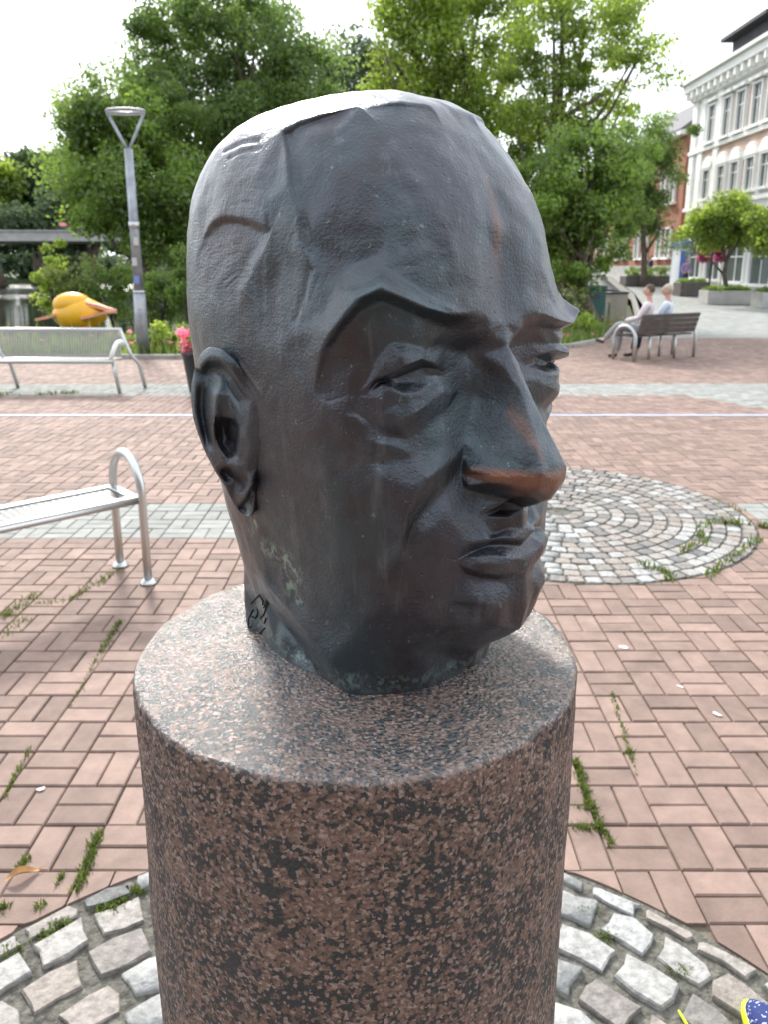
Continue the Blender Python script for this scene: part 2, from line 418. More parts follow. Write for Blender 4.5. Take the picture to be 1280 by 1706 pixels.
# ------------------------------------------------------------------ materials
def tint_mat(name, col, rough, vary=.12, tint=.25, bump=.0, bscale=60, vscale=6, objrand=False, dirt=None, spec=.4):
    """stone/brick: base colour varied per piece (attribute or object) and by fine noise"""
    m = bpy.data.materials.new(name); m.use_nodes = True; t = m.node_tree; n = t.nodes; l = t.links
    p = n['Principled BSDF']; p.inputs['Roughness'].default_value = rough; p.inputs['Specular IOR Level'].default_value = spec
    ge = n.new('ShaderNodeNewGeometry')
    if objrand: oi = n.new('ShaderNodeObjectInfo'); fac = oi.outputs['Random']
    else: at_ = n.new('ShaderNodeAttribute'); at_.attribute_name = 'tint'; fac = at_.outputs['Fac']
    rp = n.new('ShaderNodeValToRGB'); e = rp.color_ramp.elements
    e[0].position = 0; e[0].color = (*[c*(1-tint) for c in col], 1); e[1].position = 1; e[1].color = (*[min(1, c*(1+tint)) for c in col], 1)
    if dirt:
        x = rp.color_ramp.elements.new(.5); x.color = (*dirt, 1)
    l.new(fac, rp.inputs['Fac'])
    nz = n.new('ShaderNodeTexNoise'); nz.inputs['Scale'].default_value = vscale; nz.inputs['Detail'].default_value = 8; nz.inputs['Roughness'].default_value = .65
    l.new(ge.outputs['Position'], nz.inputs['Vector'])
    mr = n.new('ShaderNodeMapRange'); mr.inputs[1].default_value = .3; mr.inputs[2].default_value = .7; mr.inputs[3].default_value = 1-vary; mr.inputs[4].default_value = 1+vary
    l.new(nz.outputs['Fac'], mr.inputs[0])
    hs = n.new('ShaderNodeHueSaturation'); l.new(rp.outputs['Color'], hs.inputs['Color']); l.new(mr.outputs[0], hs.inputs['Value']); l.new(hs.outputs[0], p.inputs['Base Color'])
    if bump:
        nb = n.new('ShaderNodeTexNoise'); nb.inputs['Scale'].default_value = bscale; nb.inputs['Detail'].default_value = 6
        l.new(ge.outputs['Position'], nb.inputs['Vector']); b = n.new('ShaderNodeBump'); b.inputs['Distance'].default_value = bump
        l.new(nb.outputs['Fac'], b.inputs['Height']); l.new(b.outputs[0], p.inputs['Normal'])
    return m
BRICK = (.240, .166, .136)
M_brick = tint_mat('paving_brick', BRICK, .8, .22, .22, .0012, 140, 9, True)
M_brickf = tint_mat('paving_brick_field', BRICK, .8, .22, .22, .0012, 140, 9, False)
M_grey = tint_mat('grey_paver', (.265, .27, .25), .85, .2, .14, .0012, 120, 7)
M_sett = tint_mat('granite_sett', (.255, .258, .25), .75, .40, .42, .006, 60, 38, True, (.27, .235, .205))
M_settf = tint_mat('granite_sett_field', (.27, .272, .262), .75, .38, .32, .005, 60, 38, False)
M_sand = tint_mat('joint_sand', (.15, .132, .10), .95, .4, 0, .004, 60, 14)
M_mortar = tint_mat('mortar', (.115, .11, .092), .95, .7, 0, .014, 55, 30)
M_street = tint_mat('street_setts', (.27, .275, .26), .85, .3, 0, .01, 5, 3)
M_kerb = tint_mat('kerb_stone', (.33, .31, .28), .85, .2, 0, .003, 40, 6)
M_soil = tint_mat('soil', (.06, .07, .03), .95, .5, 0, .03, 6, 3)
M_terrain = tint_mat('terrain', (.05, .075, .025), .95, .5, 0, .05, 2, .4)
def leafmat(name, col, trans=.45, tint=.45):
    m = bpy.data.materials.new(name); m.use_nodes = True; t = m.node_tree; n = t.nodes; l = t.links
    n.remove(n['Principled BSDF']); out = n['Material Output']
    a = n.new('ShaderNodeAttribute'); a.attribute_name = 'tint'
    rp = n.new('ShaderNodeValToRGB'); e = rp.color_ramp.elements
    e[0].color = (*[c*(1-tint) for c in col], 1); e[1].color = (col[0]*(1+tint*1.3), col[1]*(1+tint), col[2]*(1+tint*.3), 1)
    l.new(a.outputs['Fac'], rp.inputs['Fac'])
    df = n.new('ShaderNodeBsdfDiffuse'); tr = n.new('ShaderNodeBsdfTranslucent'); gl = n.new('ShaderNodeBsdfGlossy'); gl.inputs['Roughness'].default_value = .45
    hs = n.new('ShaderNodeHueSaturation'); hs.inputs['Value'].default_value = 2.2; hs.inputs['Hue'].default_value = .485; l.new(rp.outputs[0], hs.inputs['Color'])
    l.new(rp.outputs[0], df.inputs['Color']); l.new(hs.outputs[0], tr.inputs['Color'])
    mx = n.new('ShaderNodeMixShader'); mx.inputs[0].default_value = trans; l.new(df.outputs[0], mx.inputs[1]); l.new(tr.outputs[0], mx.inputs[2])
    m2 = n.new('ShaderNodeMixShader'); m2.inputs[0].default_value = .05; l.new(mx.outputs[0], m2.inputs[1]); l.new(gl.outputs[0], m2.inputs[2])
    l.new(m2.outputs[0], out.inputs['Surface']); return m
M_leaf = {'mid': leafmat('leaf_mid', (.115, .20, .042), .55), 'dark': leafmat('leaf_dark', (.092, .165, .042), .52), 'yellow': leafmat('leaf_yellow', (.150, .235, .040), .6),
          'far': leafmat('leaf_far', (.058, .100, .048), .35), 'grass': leafmat('grass_blade', (.11, .18, .04), .4), 'reed': leafmat('reed_blade', (.15, .20, .065), .45),
          'moss': leafmat('moss', (.085, .13, .028), .3), 'pink': leafmat('petal_pink', (.62, .22, .33), .4, .4), 'magenta': leafmat('petal_magenta', (.27, .035, .13), .4, .5)}
M_bark = mat('bark', (.11, .085, .065), .9, vary=.4, vscale=3, bump=.03, bscale=9)
M_steel = mat('brushed_steel', (.62, .63, .62), .32, 1.0, bump=.0002, bscale=300)
M_steelw = mat('worn_steel', (.55, .56, .55), .42, .9)
M_galv = mat('galvanised_post', (.33, .35, .38), .5, .6, vary=.35, vscale=5)
M_dark = mat('dark_metal', (.05, .05, .055), .5, .3)

def tinted_mesh(name, V, F, T, smooth=False):
    """mesh with a per-face value 'tint'"""
    me = bpy.data.meshes.new(name); me.from_pydata(V, [], F)
    a = me.attributes.new('tint', 'FLOAT', 'FACE'); a.data.foreach_set('value', np.asarray(T, dtype=np.float32)); me.update(); return me
# ------------------------------------------------------------------ terrain, plaza, water
o = MB().box((0, 250, -1.6), (1400, 1400, .4)).build('terrain', M_terrain); o['kind'] = 'structure'
def sheet(name, poly, z, m, th=.05):
    o = MB().prism([(p[0], p[1]) for p in poly], z-th, z).build(name, m); o['kind'] = 'structure'; return o
KERB = [(-24, 15.62), (-2.4, 15.60), (1.5, 16.6), (4.3, 17.85), (5.9, 20.0), (8.5, 26.0), (12.0, 38.0), (17.0, 60.0)]
plaza = sheet('plaza_paving', [(-24, -15.5), (16, -15.5), (16, 20.0), (5.9, 20.0), (4.3, 17.85), (1.5, 16.6), (-2.4, 15.6), (-24, 15.6)], -.013, M_sand)
water_m = bpy.data.materials.new('lake_water'); water_m.use_nodes = True
_n = water_m.node_tree.nodes; _l = water_m.node_tree.links; _p = _n['Principled BSDF']
_p.inputs['Base Color'].default_value = (.012, .018, .010, 1); _p.inputs['Roughness'].default_value = .04; _p.inputs['IOR'].default_value = 1.33
_g = _n.new('ShaderNodeNewGeometry'); _mp = _n.new('ShaderNodeMapping'); _mp.inputs['Scale'].default_value = (.5, 1.6, 1)
_l.new(_g.outputs['Position'], _mp.inputs['Vector'])
_a = _n.new('ShaderNodeTexNoise'); _a.inputs['Scale'].default_value = 1.6; _a.inputs['Detail'].default_value = 5; _l.new(_mp.outputs[0], _a.inputs['Vector'])
_big = _n.new('ShaderNodeTexNoise'); _big.inputs['Scale'].default_value = .045; _big.inputs['Detail'].default_value = 1; _l.new(_g.outputs['Position'], _big.inputs['Vector'])
_sx = _n.new('ShaderNodeSeparateXYZ'); _l.new(_g.outputs['Position'], _sx.inputs[0])
def _band(sock, c, h, soft):
    s1 = _n.new('ShaderNodeMath'); s1.operation = 'SUBTRACT'; _l.new(sock, s1.inputs[0]); s1.inputs[1].default_value = c
    s2 = _n.new('ShaderNodeMath'); s2.operation = 'ABSOLUTE'; _l.new(s1.outputs[0], s2.inputs[0])
    mr = _n.new('ShaderNodeMapRange'); mr.inputs[1].default_value = h; mr.inputs[2].default_value = h+soft; mr.inputs[3].default_value = 1; mr.inputs[4].default_value = 0
    _l.new(s2.outputs[0], mr.inputs[0]); return mr.outputs[0]
_m1 = _n.new('ShaderNodeMath'); _m1.operation = 'MULTIPLY'; _l.new(_band(_sx.outputs[0], -64, 34, 8), _m1.inputs[0]); _l.new(_band(_sx.outputs[1], 78, 34, 10), _m1.inputs[1])
_m2 = _n.new('ShaderNodeMapRange'); _m2.inputs[3].default_value = .035; _m2.inputs[4].default_value = 1.0; _l.new(_m1.outputs[0], _m2.inputs[0])
_b = _n.new('ShaderNodeBump'); _b.inputs['Distance'].default_value = .25; _l.new(_m2.outputs[0], _b.inputs['Strength']); _l.new(_a.outputs['Fac'], _b.inputs['Height']); _l.new(_b.outputs[0], _p.inputs['Normal'])
sheet('water', [(-220, 18.6), (-4, 18.6), (2, 21), (4, 30), (6, 60), (6, 112), (-220, 112)], -.5, water_m, .02)
# bank between the kerb and the water
bank = sheet('bank', [(-40, 15.66), (-2.4, 15.66), (1.5, 16.66), (4.2, 17.95), (5.8, 20.1), (8.4, 26.1), (11.9, 38.1), (16.9, 60.1), (12, 110), (5, 110), (5, 60), (3, 30), (1, 21.6), (-4, 19.0), (-40, 19.0)], -.03, M_soil, .6)
sheet('far_shore', [(-260, 112.01), (60, 112.01), (60, 240), (-260, 240)], .1, M_terrain, .8)
def zs(y): return max(0.0, y-22)*.028
vs = []; fs = []
ys = [20.004, 22, 30, 40, 50, 60, 80, 120]
xl = [5.95, 6.8, 10.0, 12.7, 15, 17.0, 20, 24]
for y, x in zip(ys, xl): vs += [(x, y, zs(y)-.004), (75, y, zs(y)-.004)]
for i in range(len(ys)-1): fs.append((2*i, 2*i+1, 2*i+3, 2*i+2))
street = MB().add(vs, fs).build('street', M_street); street['kind'] = 'structure'
s2 = sheet('side_street', [(16.004, -15.5), (75, -15.5), (75, 20), (16.004, 20)], -.004, M_street, .06)
def kerbline(name, pts, wd=.14, h=.09, seg=.9):
    o = bpy.data.objects.new(name, None); link(o); tag(o, kind='structure'); me = None
    for a, b in zip(pts[:-1], pts[1:]):
        a = Vector(a).to_3d(); b = Vector(b).to_3d(); dd = b-a; n = max(1, int(dd.length/seg)); rz = math.atan2(dd.y, dd.x); L_ = dd.length/n
        me = MB().box((0, 0, 0), (L_-.012, wd, .3), 0, .012).mesh('kerb_stone'); me.materials.append(M_kerb)
        for i in range(n):
            p = a+dd*((i+.5)/n); inst(me, 'kerb_stone', o, (p.x, p.y+.04, zs(p.y)+h-.15+random.uniform(-.004, .004)), (0, 0, rz))
    return o
kerbline('kerb', KERB)
# --- brick field
MX, MY, X0, Y0 = .2043, .2000, -1.130, 2.000
RC = (-.075, .76); RR = 1.385                      # cobbles round the column
MC = (1.317, 5.583); MR = 1.37                     # cobble circle further out
def zone(x, y):
    if math.hypot(x-RC[0], y-RC[1]) < RR+.01: return None
    if math.hypot(x-MC[0], y-MC[1]) < MR+.01: return None
    for (a, b) in zip(KERB[:-1], KERB[1:]):
        if a[0] <= x <= b[0] and y > a[1]+(b[1]-a[1])*(x-a[0])/(b[0]-a[0])-.08: return None
    if 5.02 < y < 5.80: return 'g'
    if 11.05 < y < 12.25: return 'g'
    if x > 4.0 and 9.2 < y < 12.3 and x > 4.35+(11.1-y)*.55: return 'g'
    return 'b'
bricks = []
ni0, ni1 = int((-12.0-X0)/MX), int((12-X0)/MX)
for j in range(-34, 92):
    for i in range(ni0, ni1):
        cx, cy = X0+(i+.5)*MX, Y0+(j+.5)*MY
        if abs(cx) > 4.5+max(cy, 0)*.66: continue
        vert = (i+j) % 2 == 0
        for k in (-1, 1):
            if vert: bricks.append((cx+k*MX/4, cy, MX/2-.006, MY-.007, 0))
            else: bricks.append((cx, cy+k*MY/4, MX-.007, MY/2-.006, 1))
IV = int(round((1.22-X0)/MX-.5)); JV = int(round((2.295-Y0)/MY-.5))
if (IV+JV) % 2: bricks = [(x, y, b, a, 1-h) if False else (x, y, a, b, h) for x, y, a, b, h in bricks]
def pix(x, y, z=0.0):
    cp, sp = math.cos(PITCH), math.sin(PITCH); dz = z-CAM_H; dep = y*cp-dz*sp
    if dep < .05: return (-1e4, -1e4, dep)
    return 640+1290*x/dep, 765-1290*(y*sp+dz*cp)/dep, dep
def hidden(u, v):
    return (225 < u < 965 and v > 1150) or (330 < u < 930 and v > 560) or (405 < u < 800 and v > 1000)
cutb = []; near = []; far = []; greys = []; line = []
for b in bricks:
    z = zone(b[0], b[1])
    cut = None
    for (C_, R_) in ((RC, RR), (MC, MR)):
        q = [math.hypot(b[0]+sx*b[2]/2-C_[0], b[1]+sy*b[3]/2-C_[1]) < R_+.012 for sx in (-1, 1) for sy in (-1, 1)]
        if any(q): cut = 'in' if all(q) else (C_, R_+.012)
    if cut == 'in': continue
    if cut: cutb.append((b, cut[0], cut[1], z)); continue
    zz = [zone(b[0]+sx*b[2]*.45, b[1]+sy*b[3]*.45) for sx in (-1, 1) for sy in (-1, 1)]
    if z is None: 
        continue
    if z == 'g': greys.append(b); continue
    if z == 'l': line.append(b); continue
    u, v, dep = pix(b[0], b[1])
    if -40 < u < 1320 and v < 1730 and not hidden(u, v): near.append((dep, b))
    else: far.append(b)
def cut_poly(b, C_, R_):
    n = 7; x0, x1, y0, y1 = b[0]-b[2]/2, b[0]+b[2]/2, b[1]-b[3]/2, b[1]+b[3]/2
    P = [(x0+(x1-x0)*i/n, y0) for i in range(n)]+[(x1, y0+(y1-y0)*i/n) for i in range(n)]+[(x1-(x1-x0)*i/n, y1) for i in range(n)]+[(x0, y1-(y1-y0)*i/n) for i in range(n)]
    out = []
    for x, y in P:
        r = math.hypot(x-C_[0], y-C_[1])
        if r < R_: x, y = C_[0]+(x-C_[0])*R_/r, C_[1]+(y-C_[1])*R_/r; x, y = min(max(x, x0), x1), min(max(y, y0), y1)
        if not out or math.hypot(x-out[-1][0], y-out[-1][1]) > 1e-4: out.append((x, y))
    return out
for b, C_, R_, z in cutb:
    u, v, dep = pix(b[0], b[1]); P = cut_poly(b, C_, R_)
    if len(P) < 3 or dep < .1: continue
    ar = abs(sum(P[i][0]*P[(i+1) % len(P)][1]-P[(i+1) % len(P)][0]*P[i][1] for i in range(len(P))))/2
    if ar < .0012: continue
    m_ = MB().prism([(x-b[0], y-b[1]) for x, y in P], -.05, random.uniform(-.002, .001)); m_.build('brick', M_brick, plaza, (b[0], b[1], 0))
near = near[:]; LIM = 300-min(120, len(cutb))
near.sort(); far += [b for _, b in near[LIM:]]; near = [b for _, b in near[:LIM]]
bme = {}
def brick_me(a, b):
    k = (round(a, 4), round(b, 4))
    if k not in bme:
        me = MB().box((0, 0, -.03), (a, b, .06), 0, .0045).mesh('brick'); me.materials.append(M_brick); bme[k] = me
    return bme[k]
for x, y, a, b, h in near:
    inst(brick_me(a, b), 'brick', plaza, (x+random.uniform(-.0015, .0015), y+random.uniform(-.0015, .0015), random.uniform(-.0022, .0022)),
         (random.gauss(0, .006), random.gauss(0, .006), random.gauss(0, .006)))
def field(name, lst, m, parent):
    V = []; F = []; T = []
    for x, y, a, b, h in lst:
        n = len(V); z = random.uniform(-.002, .002); c = .004; t = random.random()
        ta, tb = random.gauss(0, .0007), random.gauss(0, .0007)
        for sx, sy in ((-1, -1), (1, -1), (1, 1), (-1, 1)): V.append((x+sx*a/2, y+sy*b/2, -.02))
        for sx, sy in ((-1, -1), (1, -1), (1, 1), (-1, 1)): V.append((x+sx*a/2, y+sy*b/2, z-c+sx*ta+sy*tb))
        for sx, sy in ((-1, -1), (1, -1), (1, 1), (-1, 1)): V.append((x+sx*(a/2-c), y+sy*(b/2-c), z+sx*ta+sy*tb))
        F += [(n+8, n+9, n+10, n+11)]+[(n+i, n+(i+1) % 4, n+4+(i+1) % 4, n+4+i) for i in range(4)]+[(n+4+i, n+4+(i+1) % 4, n+8+(i+1) % 4, n+8+i) for i in range(4)]
        T += [t]*9
    me = tinted_mesh(name, V, F, T); me.materials.append(m); o = inst(me, name, parent); o['kind'] = 'stuff'; return o
field('brick_field', far, M_brickf, plaza)
field('grey_paver_field', greys, M_grey, plaza)
M_line = tint_mat('pale_blue_paver', (.42, .46, .56), .75, .12, .1, .001, 120, 5)
o = MB().box((.5, 9.50, .0035), (20, .10, .005)).build('painted_line', M_line); o['kind'] = 'structure'
# --- granite setts in rings
def sett_geo(r0, r1, t0, t1, h, irr, seg=3):
    """one sett as corner loops (bottom, edge, crown), slightly irregular and domed"""
    pts = []
    rm, tm = (r0+r1)/2, (t0+t1)/2
    for a, b in ((r0, t0), (r0, tm), (r0, t1), (rm, t1), (r1, t1), (r1, tm), (r1, t0), (rm, t0)):
        corner = a != rm and b != tm
        k = .935 if corner else 1.0
        rr = rm+(a-rm)*k+random.uniform(-irr, irr); tt = tm+(b-tm)*k+random.uniform(-irr, irr)/max(rm, .1)
        pts.append((rr*math.cos(tt), rr*math.sin(tt)))
    cx, cy = sum(p[0] for p in pts)/8, sum(p[1] for p in pts)/8
    V = [(x, y, -.03) for x, y in pts]+[(cx+(x-cx)*.985, cy+(y-cy)*.985, h-.006+random.uniform(-.002, .002)) for x, y in pts]+[(cx+(x-cx)*.935+random.uniform(-.002, .002), cy+(y-cy)*.935+random.uniform(-.002, .002), h+random.uniform(-.0022, .0018)) for x, y in pts]+[(cx, cy, h+.001)]
    F = [(i, (i+1) % 8, 8+(i+1) % 8, 8+i) for i in range(8)]+[(8+i, 8+(i+1) % 8, 16+(i+1) % 8, 16+i) for i in range(8)]+[(16+i, 16+(i+1) % 8, 24) for i in range(8)]
    return V, F, (cx, cy)
def sett_circle(name, C, R, r_in, rings, gap, irr, limit, mort, h0=.012, bed=-.006):
    o = MB().lathe([(R+.01, -.05), (R+.01, bed)], (0, 0, 0), 72, False).build(name, mort, None, (C[0], C[1], 0)); o['kind'] = 'structure'
    st = []
    r1 = R
    for q, (dr, ln) in enumerate(rings):
        r0 = r1-dr
        if r0 < r_in: break
        n = max(5, int(2*PI*(r0+dr/2)/ln)); ph = random.random()*6
        for i in range(n):
            w_ = 2*PI/n; ext = random.uniform(-.04, .04)*w_
            st.append(sett_geo(r0+gap/2, r1-gap/2, ph+i*w_+gap/2/(r0+dr/2)+ext*.3, ph+(i+1)*w_-gap/2/(r0+dr/2)+ext*.3, h0*random.uniform(.35, 1.3), irr))
        r1 = r0
    scored = []
    for k, (V, F, c) in enumerate(st):
        u, v, dep = pix(C[0]+c[0], C[1]+c[1]); vis = -60 < u < 1340 and 0 < v < 1760 and not hidden(u, v)
        scored.append((0 if vis else 1, dep if dep > 0 else 99, k))
    scored.sort(); parts = [k for f, dd, k in scored[:limit] if f == 0]; ps = set(parts)
    for k in parts:
        V, F, c = st[k]; me = bpy.data.meshes.new('cobble'); me.from_pydata([(x-c[0], y-c[1], z) for x, y, z in V], [], F)
        me.materials.append(M_sett); inst(me, 'cobble', o, (c[0], c[1], 0))
    V = []; F = []; T = []
    for k, (v_, f_, c) in enumerate(st):
        if k in ps: continue
        n = len(V); V += v_; F += [tuple(i+n for i in f) for f in f_]; T += [random.random()]*len(f_)
    if V:
        me = tinted_mesh('cobble_field', V, F, T); me.polygons.foreach_set('use_smooth', [True]*len(F)); me.materials.append(M_settf); q = inst(me, 'cobble_field', o); q['kind'] = 'stuff'
    return o
sett_circle('cobble_ring', RC, RR, .25, [(.062, .155)]+[(.118, .150), (.122, .165), (.118, .155)]+[(.12, .15)]*8, .026, .011, 300, M_mortar, .010)
sett_circle('cobble_circle', MC, MR, .03, [(.098, .105)]*14, .010, .004, 300, M_mortar, .006)
# ------------------------------------------------------------------ trees and plants
def leaves(name, clumps, per, size, m, parent=None, flat=.75, droop=.35, lenr=1.7):
    """leaf-shaped faces scattered through clumps: (centre, radius)"""
    V = []; T = []
    for c, r in clumps:
        k = max(6, int(per*RNG.uniform(.6, 1.4)))
        dr = RNG.normal(size=(k, 3)); dr /= np.linalg.norm(dr, axis=1)[:, None]+1e-9
        P = np.array(c)+dr*(r*RNG.random(k)**.45)[:, None]*np.array([1, 1, flat])
        ax = RNG.normal(size=(k, 3)); ax[:, 2] -= droop; ax /= np.linalg.norm(ax, axis=1)[:, None]
        up = RNG.normal(size=(k, 3)); up[:, 2] += .8; sd = np.cross(ax, up); sd /= np.linalg.norm(sd, axis=1)[:, None]+1e-9
        nrm = np.cross(sd, ax)
        s = size*RNG.uniform(.6, 1.4, k)[:, None]; w_ = s/lenr
        q = np.stack([P-ax*s*.5, P+sd*w_*.5+nrm*s*.10, P+ax*s*.5, P-sd*w_*.5+nrm*s*.10], 1)
        V.append(q.reshape(-1, 3)); ct = RNG.uniform(.15, .85)
        T.append(np.clip(ct+RNG.normal(0, .22, k), 0, 1))
    V = np.concatenate(V); T = np.concatenate(T); n = len(T)
    me = bpy.data.meshes.new(name); me.vertices.add(n*4); me.vertices.foreach_set('co', V.ravel().astype(np.float32))
    me.loops.add(n*4); me.loops.foreach_set('vertex_index', np.arange(n*4, dtype=np.int32))
    me.polygons.add(n); me.polygons.foreach_set('loop_start', np.arange(n, dtype=np.int32)*4)
    a = me.attributes.new('tint', 'FLOAT', 'FACE'); a.data.foreach_set('value', T.astype(np.float32))
    me.update(calc_edges=True); me.materials.append(m)
    return inst(me, name, parent)
def lobe_clumps(lobes, n, r, shell=.55):
    out = []; tot = sum(l[3]*l[4]*l[5] for l in lobes)
    for l in lobes:
        k = max(4, int(n*(l[3]*l[4]*l[5])/tot))
        for _ in range(k):
            dv = RNG.normal(size=3); dv /= np.linalg.norm(dv); rr = shell+(1-shell)*RNG.random()
            if RNG.random() < .22: rr *= RNG.uniform(1.08, 1.38)
            c = np.array(l[:3])+dv*rr*np.array(l[3:6]); out.append((c, r*RNG.uniform(.55, 1.35)))
    return out
def trunk_mb(base, top, r0, r1, limbs, n=9, wob=.25):
    mb = MB(); pts = []; rs = []
    for i in range(n):
        t = i/(n-1); p = Vector(base).lerp(Vector(top), t); w_ = wob*math.sin(PI*t)
        pts.append(p+Vector((random.uniform(-w_, w_)*.5, random.uniform(-w_, w_)*.5, 0))); rs.append((r0+(r1-r0)*t)*(1.5 if i == 0 else 1))
    mb.tube(pts, rs, 9)
    for f, tip, r in limbs:
        i = int(f*(n-1)); a = pts[i]; b = Vector(tip); mid = a.lerp(b, .5)+Vector((random.uniform(-.4, .4), random.uniform(-.4, .4), -.12*(b-a).length+.3))
        mb.tube([a, a.lerp(mid, .6), mid, mid.lerp(b, .6), b], [r, r*.8, r*.6, r*.4, r*.15], 6)
    return mb
def tree(label, Y, pl, base_u, trunk_r, leafm, n=90, per=170, r=1.0, size=.24, name='broadleaf_tree', group=None, base=None, depth=.9, cat='tree', shell=.5, trunk_top=None, flat=.75):
    lobes = []
    for (u, v, ru, rv, dy) in pl:
        c = atY(u, v, Y+dy); k = (Y+dy)*.97/1290; lobes.append((c.x, c.y, c.z, ru*k, ru*k*depth, rv*k))
    b = Vector(base) if base else Vector((atY(base_u, 440, Y).x, Y, zs(Y) if atY(base_u, 440, Y).x > 8 else -.2))
    e = empty(name, b); tag(e, label, cat, group)
    top = max(lobes, key=lambda l: l[2]+l[5]); tp = trunk_top or (top[0], top[1], top[2]+top[5]*.4)
    limbs = []
    for l in lobes:
        for _ in range(3):
            dv = Vector(RNG.normal(size=3)).normalized(); limbs.append((random.uniform(.3, .75), (l[0]+dv.x*l[3]*.7, l[1]+dv.y*l[4]*.7, l[2]+dv.z*l[5]*.6), trunk_r*.45))
    t = trunk_mb(Vector((0, 0, -.3)), Vector(tp)-b, trunk_r, trunk_r*.25, [(f, Vector(p)-b, rr) for f, p, rr in limbs]).build('trunk', M_bark, e)
    cl = [(c-np.array(b), rr) for c, rr in lobe_clumps(lobes, n, r, shell)]
    leaves('crown', cl, per, size, leafm, e, flat)
    return e
FT = 'tall trees along the lake shore'
tree('rounded leafy tree directly behind the street lamp, its leaves reaching down to the bushes', 36, [(200,215,95,75,0),(150,250,62,70,1),(230,330,110,95,-1),(170,350,60,60,0),(270,250,90,100,1),(290,370,80,70,0)], 240, .40, M_leaf['mid'], 150, 330, 1.05, .20, group=FT)
tree('tallest tree left of the head, with a bright sky hole in its crown', 41, [(330,60,100,70,0),(265,95,70,60,0),(400,50,80,70,1),(330,190,120,90,-1),(450,110,70,80,0),(250,180,60,60,0),(400,220,90,80,0)], 400, .5, M_leaf['dark'], 150, 300, 1.15, .21, group=FT, shell=.6)
tree('brownish green tree just left of the bronze skull, leaning out over it', 44, [(470,70,60,60,0),(500,140,60,70,0),(440,200,90,80,0),(540,150,45,45,0),(480,260,90,90,1)], 480, .45, M_leaf['dark'], 100, 290, 1.2, .22, group=FT)
tree('far low tree seen in the gap straight above the bronze skull', 62, [(590,130,50,50,0),(640,170,60,60,0),(560,190,60,60,0),(610,240,90,70,0)], 600, .5, M_leaf['far'], 100, 300, 1.6, .30, group=FT)
tree('broad yellow-green tree above the forehead, its top out of the picture', 30, [(720,-10,105,70,0),(700,90,90,75,0),(800,60,90,90,1),(770,170,100,80,0),(660,40,40,60,0),(820,260,90,90,0),(680,140,60,50,0)], 790, .36, M_leaf['yellow'], 140, 250, .85, .165, group=FT, shell=.55)
tree('thin airy tree with its grey stem showing between sparse leaves', 27, [(930,60,85,90,0),(980,30,95,60,0),(1010,130,90,55,0),(900,160,70,80,0),(950,200,90,55,1),(1060,60,40,25,0)], 937, .19, M_leaf['yellow'], 85, 190, .72, .14, group=FT, shell=.4, trunk_top=tuple(atY(938, -40, 27)), flat=.45)
tree('dense dark tree beside the bronze nose side of the brow, low branches hiding its stem', 23, [(970,300,90,80,0),(930,380,75,80,0),(1010,380,70,70,0),(1020,280,70,60,1),(960,440,55,35,0),(900,300,60,80,1)], 977, .24, M_leaf['mid'], 120, 250, .55, .13, group=FT, base=(6.35, 23, 0))
tree('street tree with dark crown before the red brick house', 46, [(1075,260,65,60,0),(1060,340,60,60,0),(1100,300,40,70,0),(1075,390,45,35,0)], 1078, .2, M_leaf['dark'], 85, 220, .75, .16, group='street trees', base=(atY(1078,440,46).x, 46, zs(46)))
tree('small fresh green street tree in a stone planter before the white house', 33, [(1205,375,55,38,0),(1165,390,35,25,0),(1240,370,38,38,0),(1210,345,35,25,0)], 1213, .11, M_leaf['yellow'], 95, 230, .5, .11, group='street trees', base=(atY(1213,470,33).x, 33, zs(33)+.5))
tree('street tree at the right picture edge, only its left half in view', 31, [(1290,385,48,38,0),(1320,360,50,40,0)], 1305, .12, M_leaf['yellow'], 60, 170, .42, .13, group='street trees', base=(atY(1305,470,31).x, 31, zs(31)+.5))
tree('dark wooded mass of a tree behind the bridge, right of the pale one', 95, [(60,300,45,50,0),(90,330,40,60,1),(30,340,45,55,0),(110,300,40,45,1)], 60, .6, M_leaf['far'], 110, 220, 2.2, .6, group='trees behind the bridge')
tree('pale lit tree behind the bridge at the left picture edge', 90, [(0,310,28,38,0),(-20,350,40,40,0),(-60,300,45,60,0)], 0, .5, M_leaf['yellow'], 70, 200, 2.0, .55, group='trees behind the bridge')
tree('shadowy tree at the bridge end, half behind the lime-like tree', 80, [(130,350,50,60,0),(180,330,60,70,0),(100,385,40,25,0),(20,385,60,22,1),(70,380,60,24,1)], 140, .6, M_leaf['far'], 110, 220, 2.0, .55, group='trees behind the bridge')
# far wood closing the horizon
wl = []
for i in range(74):
    x = -160+i*3.2+random.uniform(-2, 2); y = 128+random.uniform(-8, 14)-abs(x)*.05; h = random.uniform(9, 14); wl.append((x, y, h*.5, 4.5, 4, h*.55))
o = leaves('far_wood', lobe_clumps(wl+[(-130+k*3.0, 116, 1.6, 2.6, 1.5, 2.2) for k in range(60)], 1300, 2.4, .3), 60, 1.1, M_leaf['far']); tag(o, 'dark far wood closing the view beyond the lake and street', 'wood', None, 'stuff')
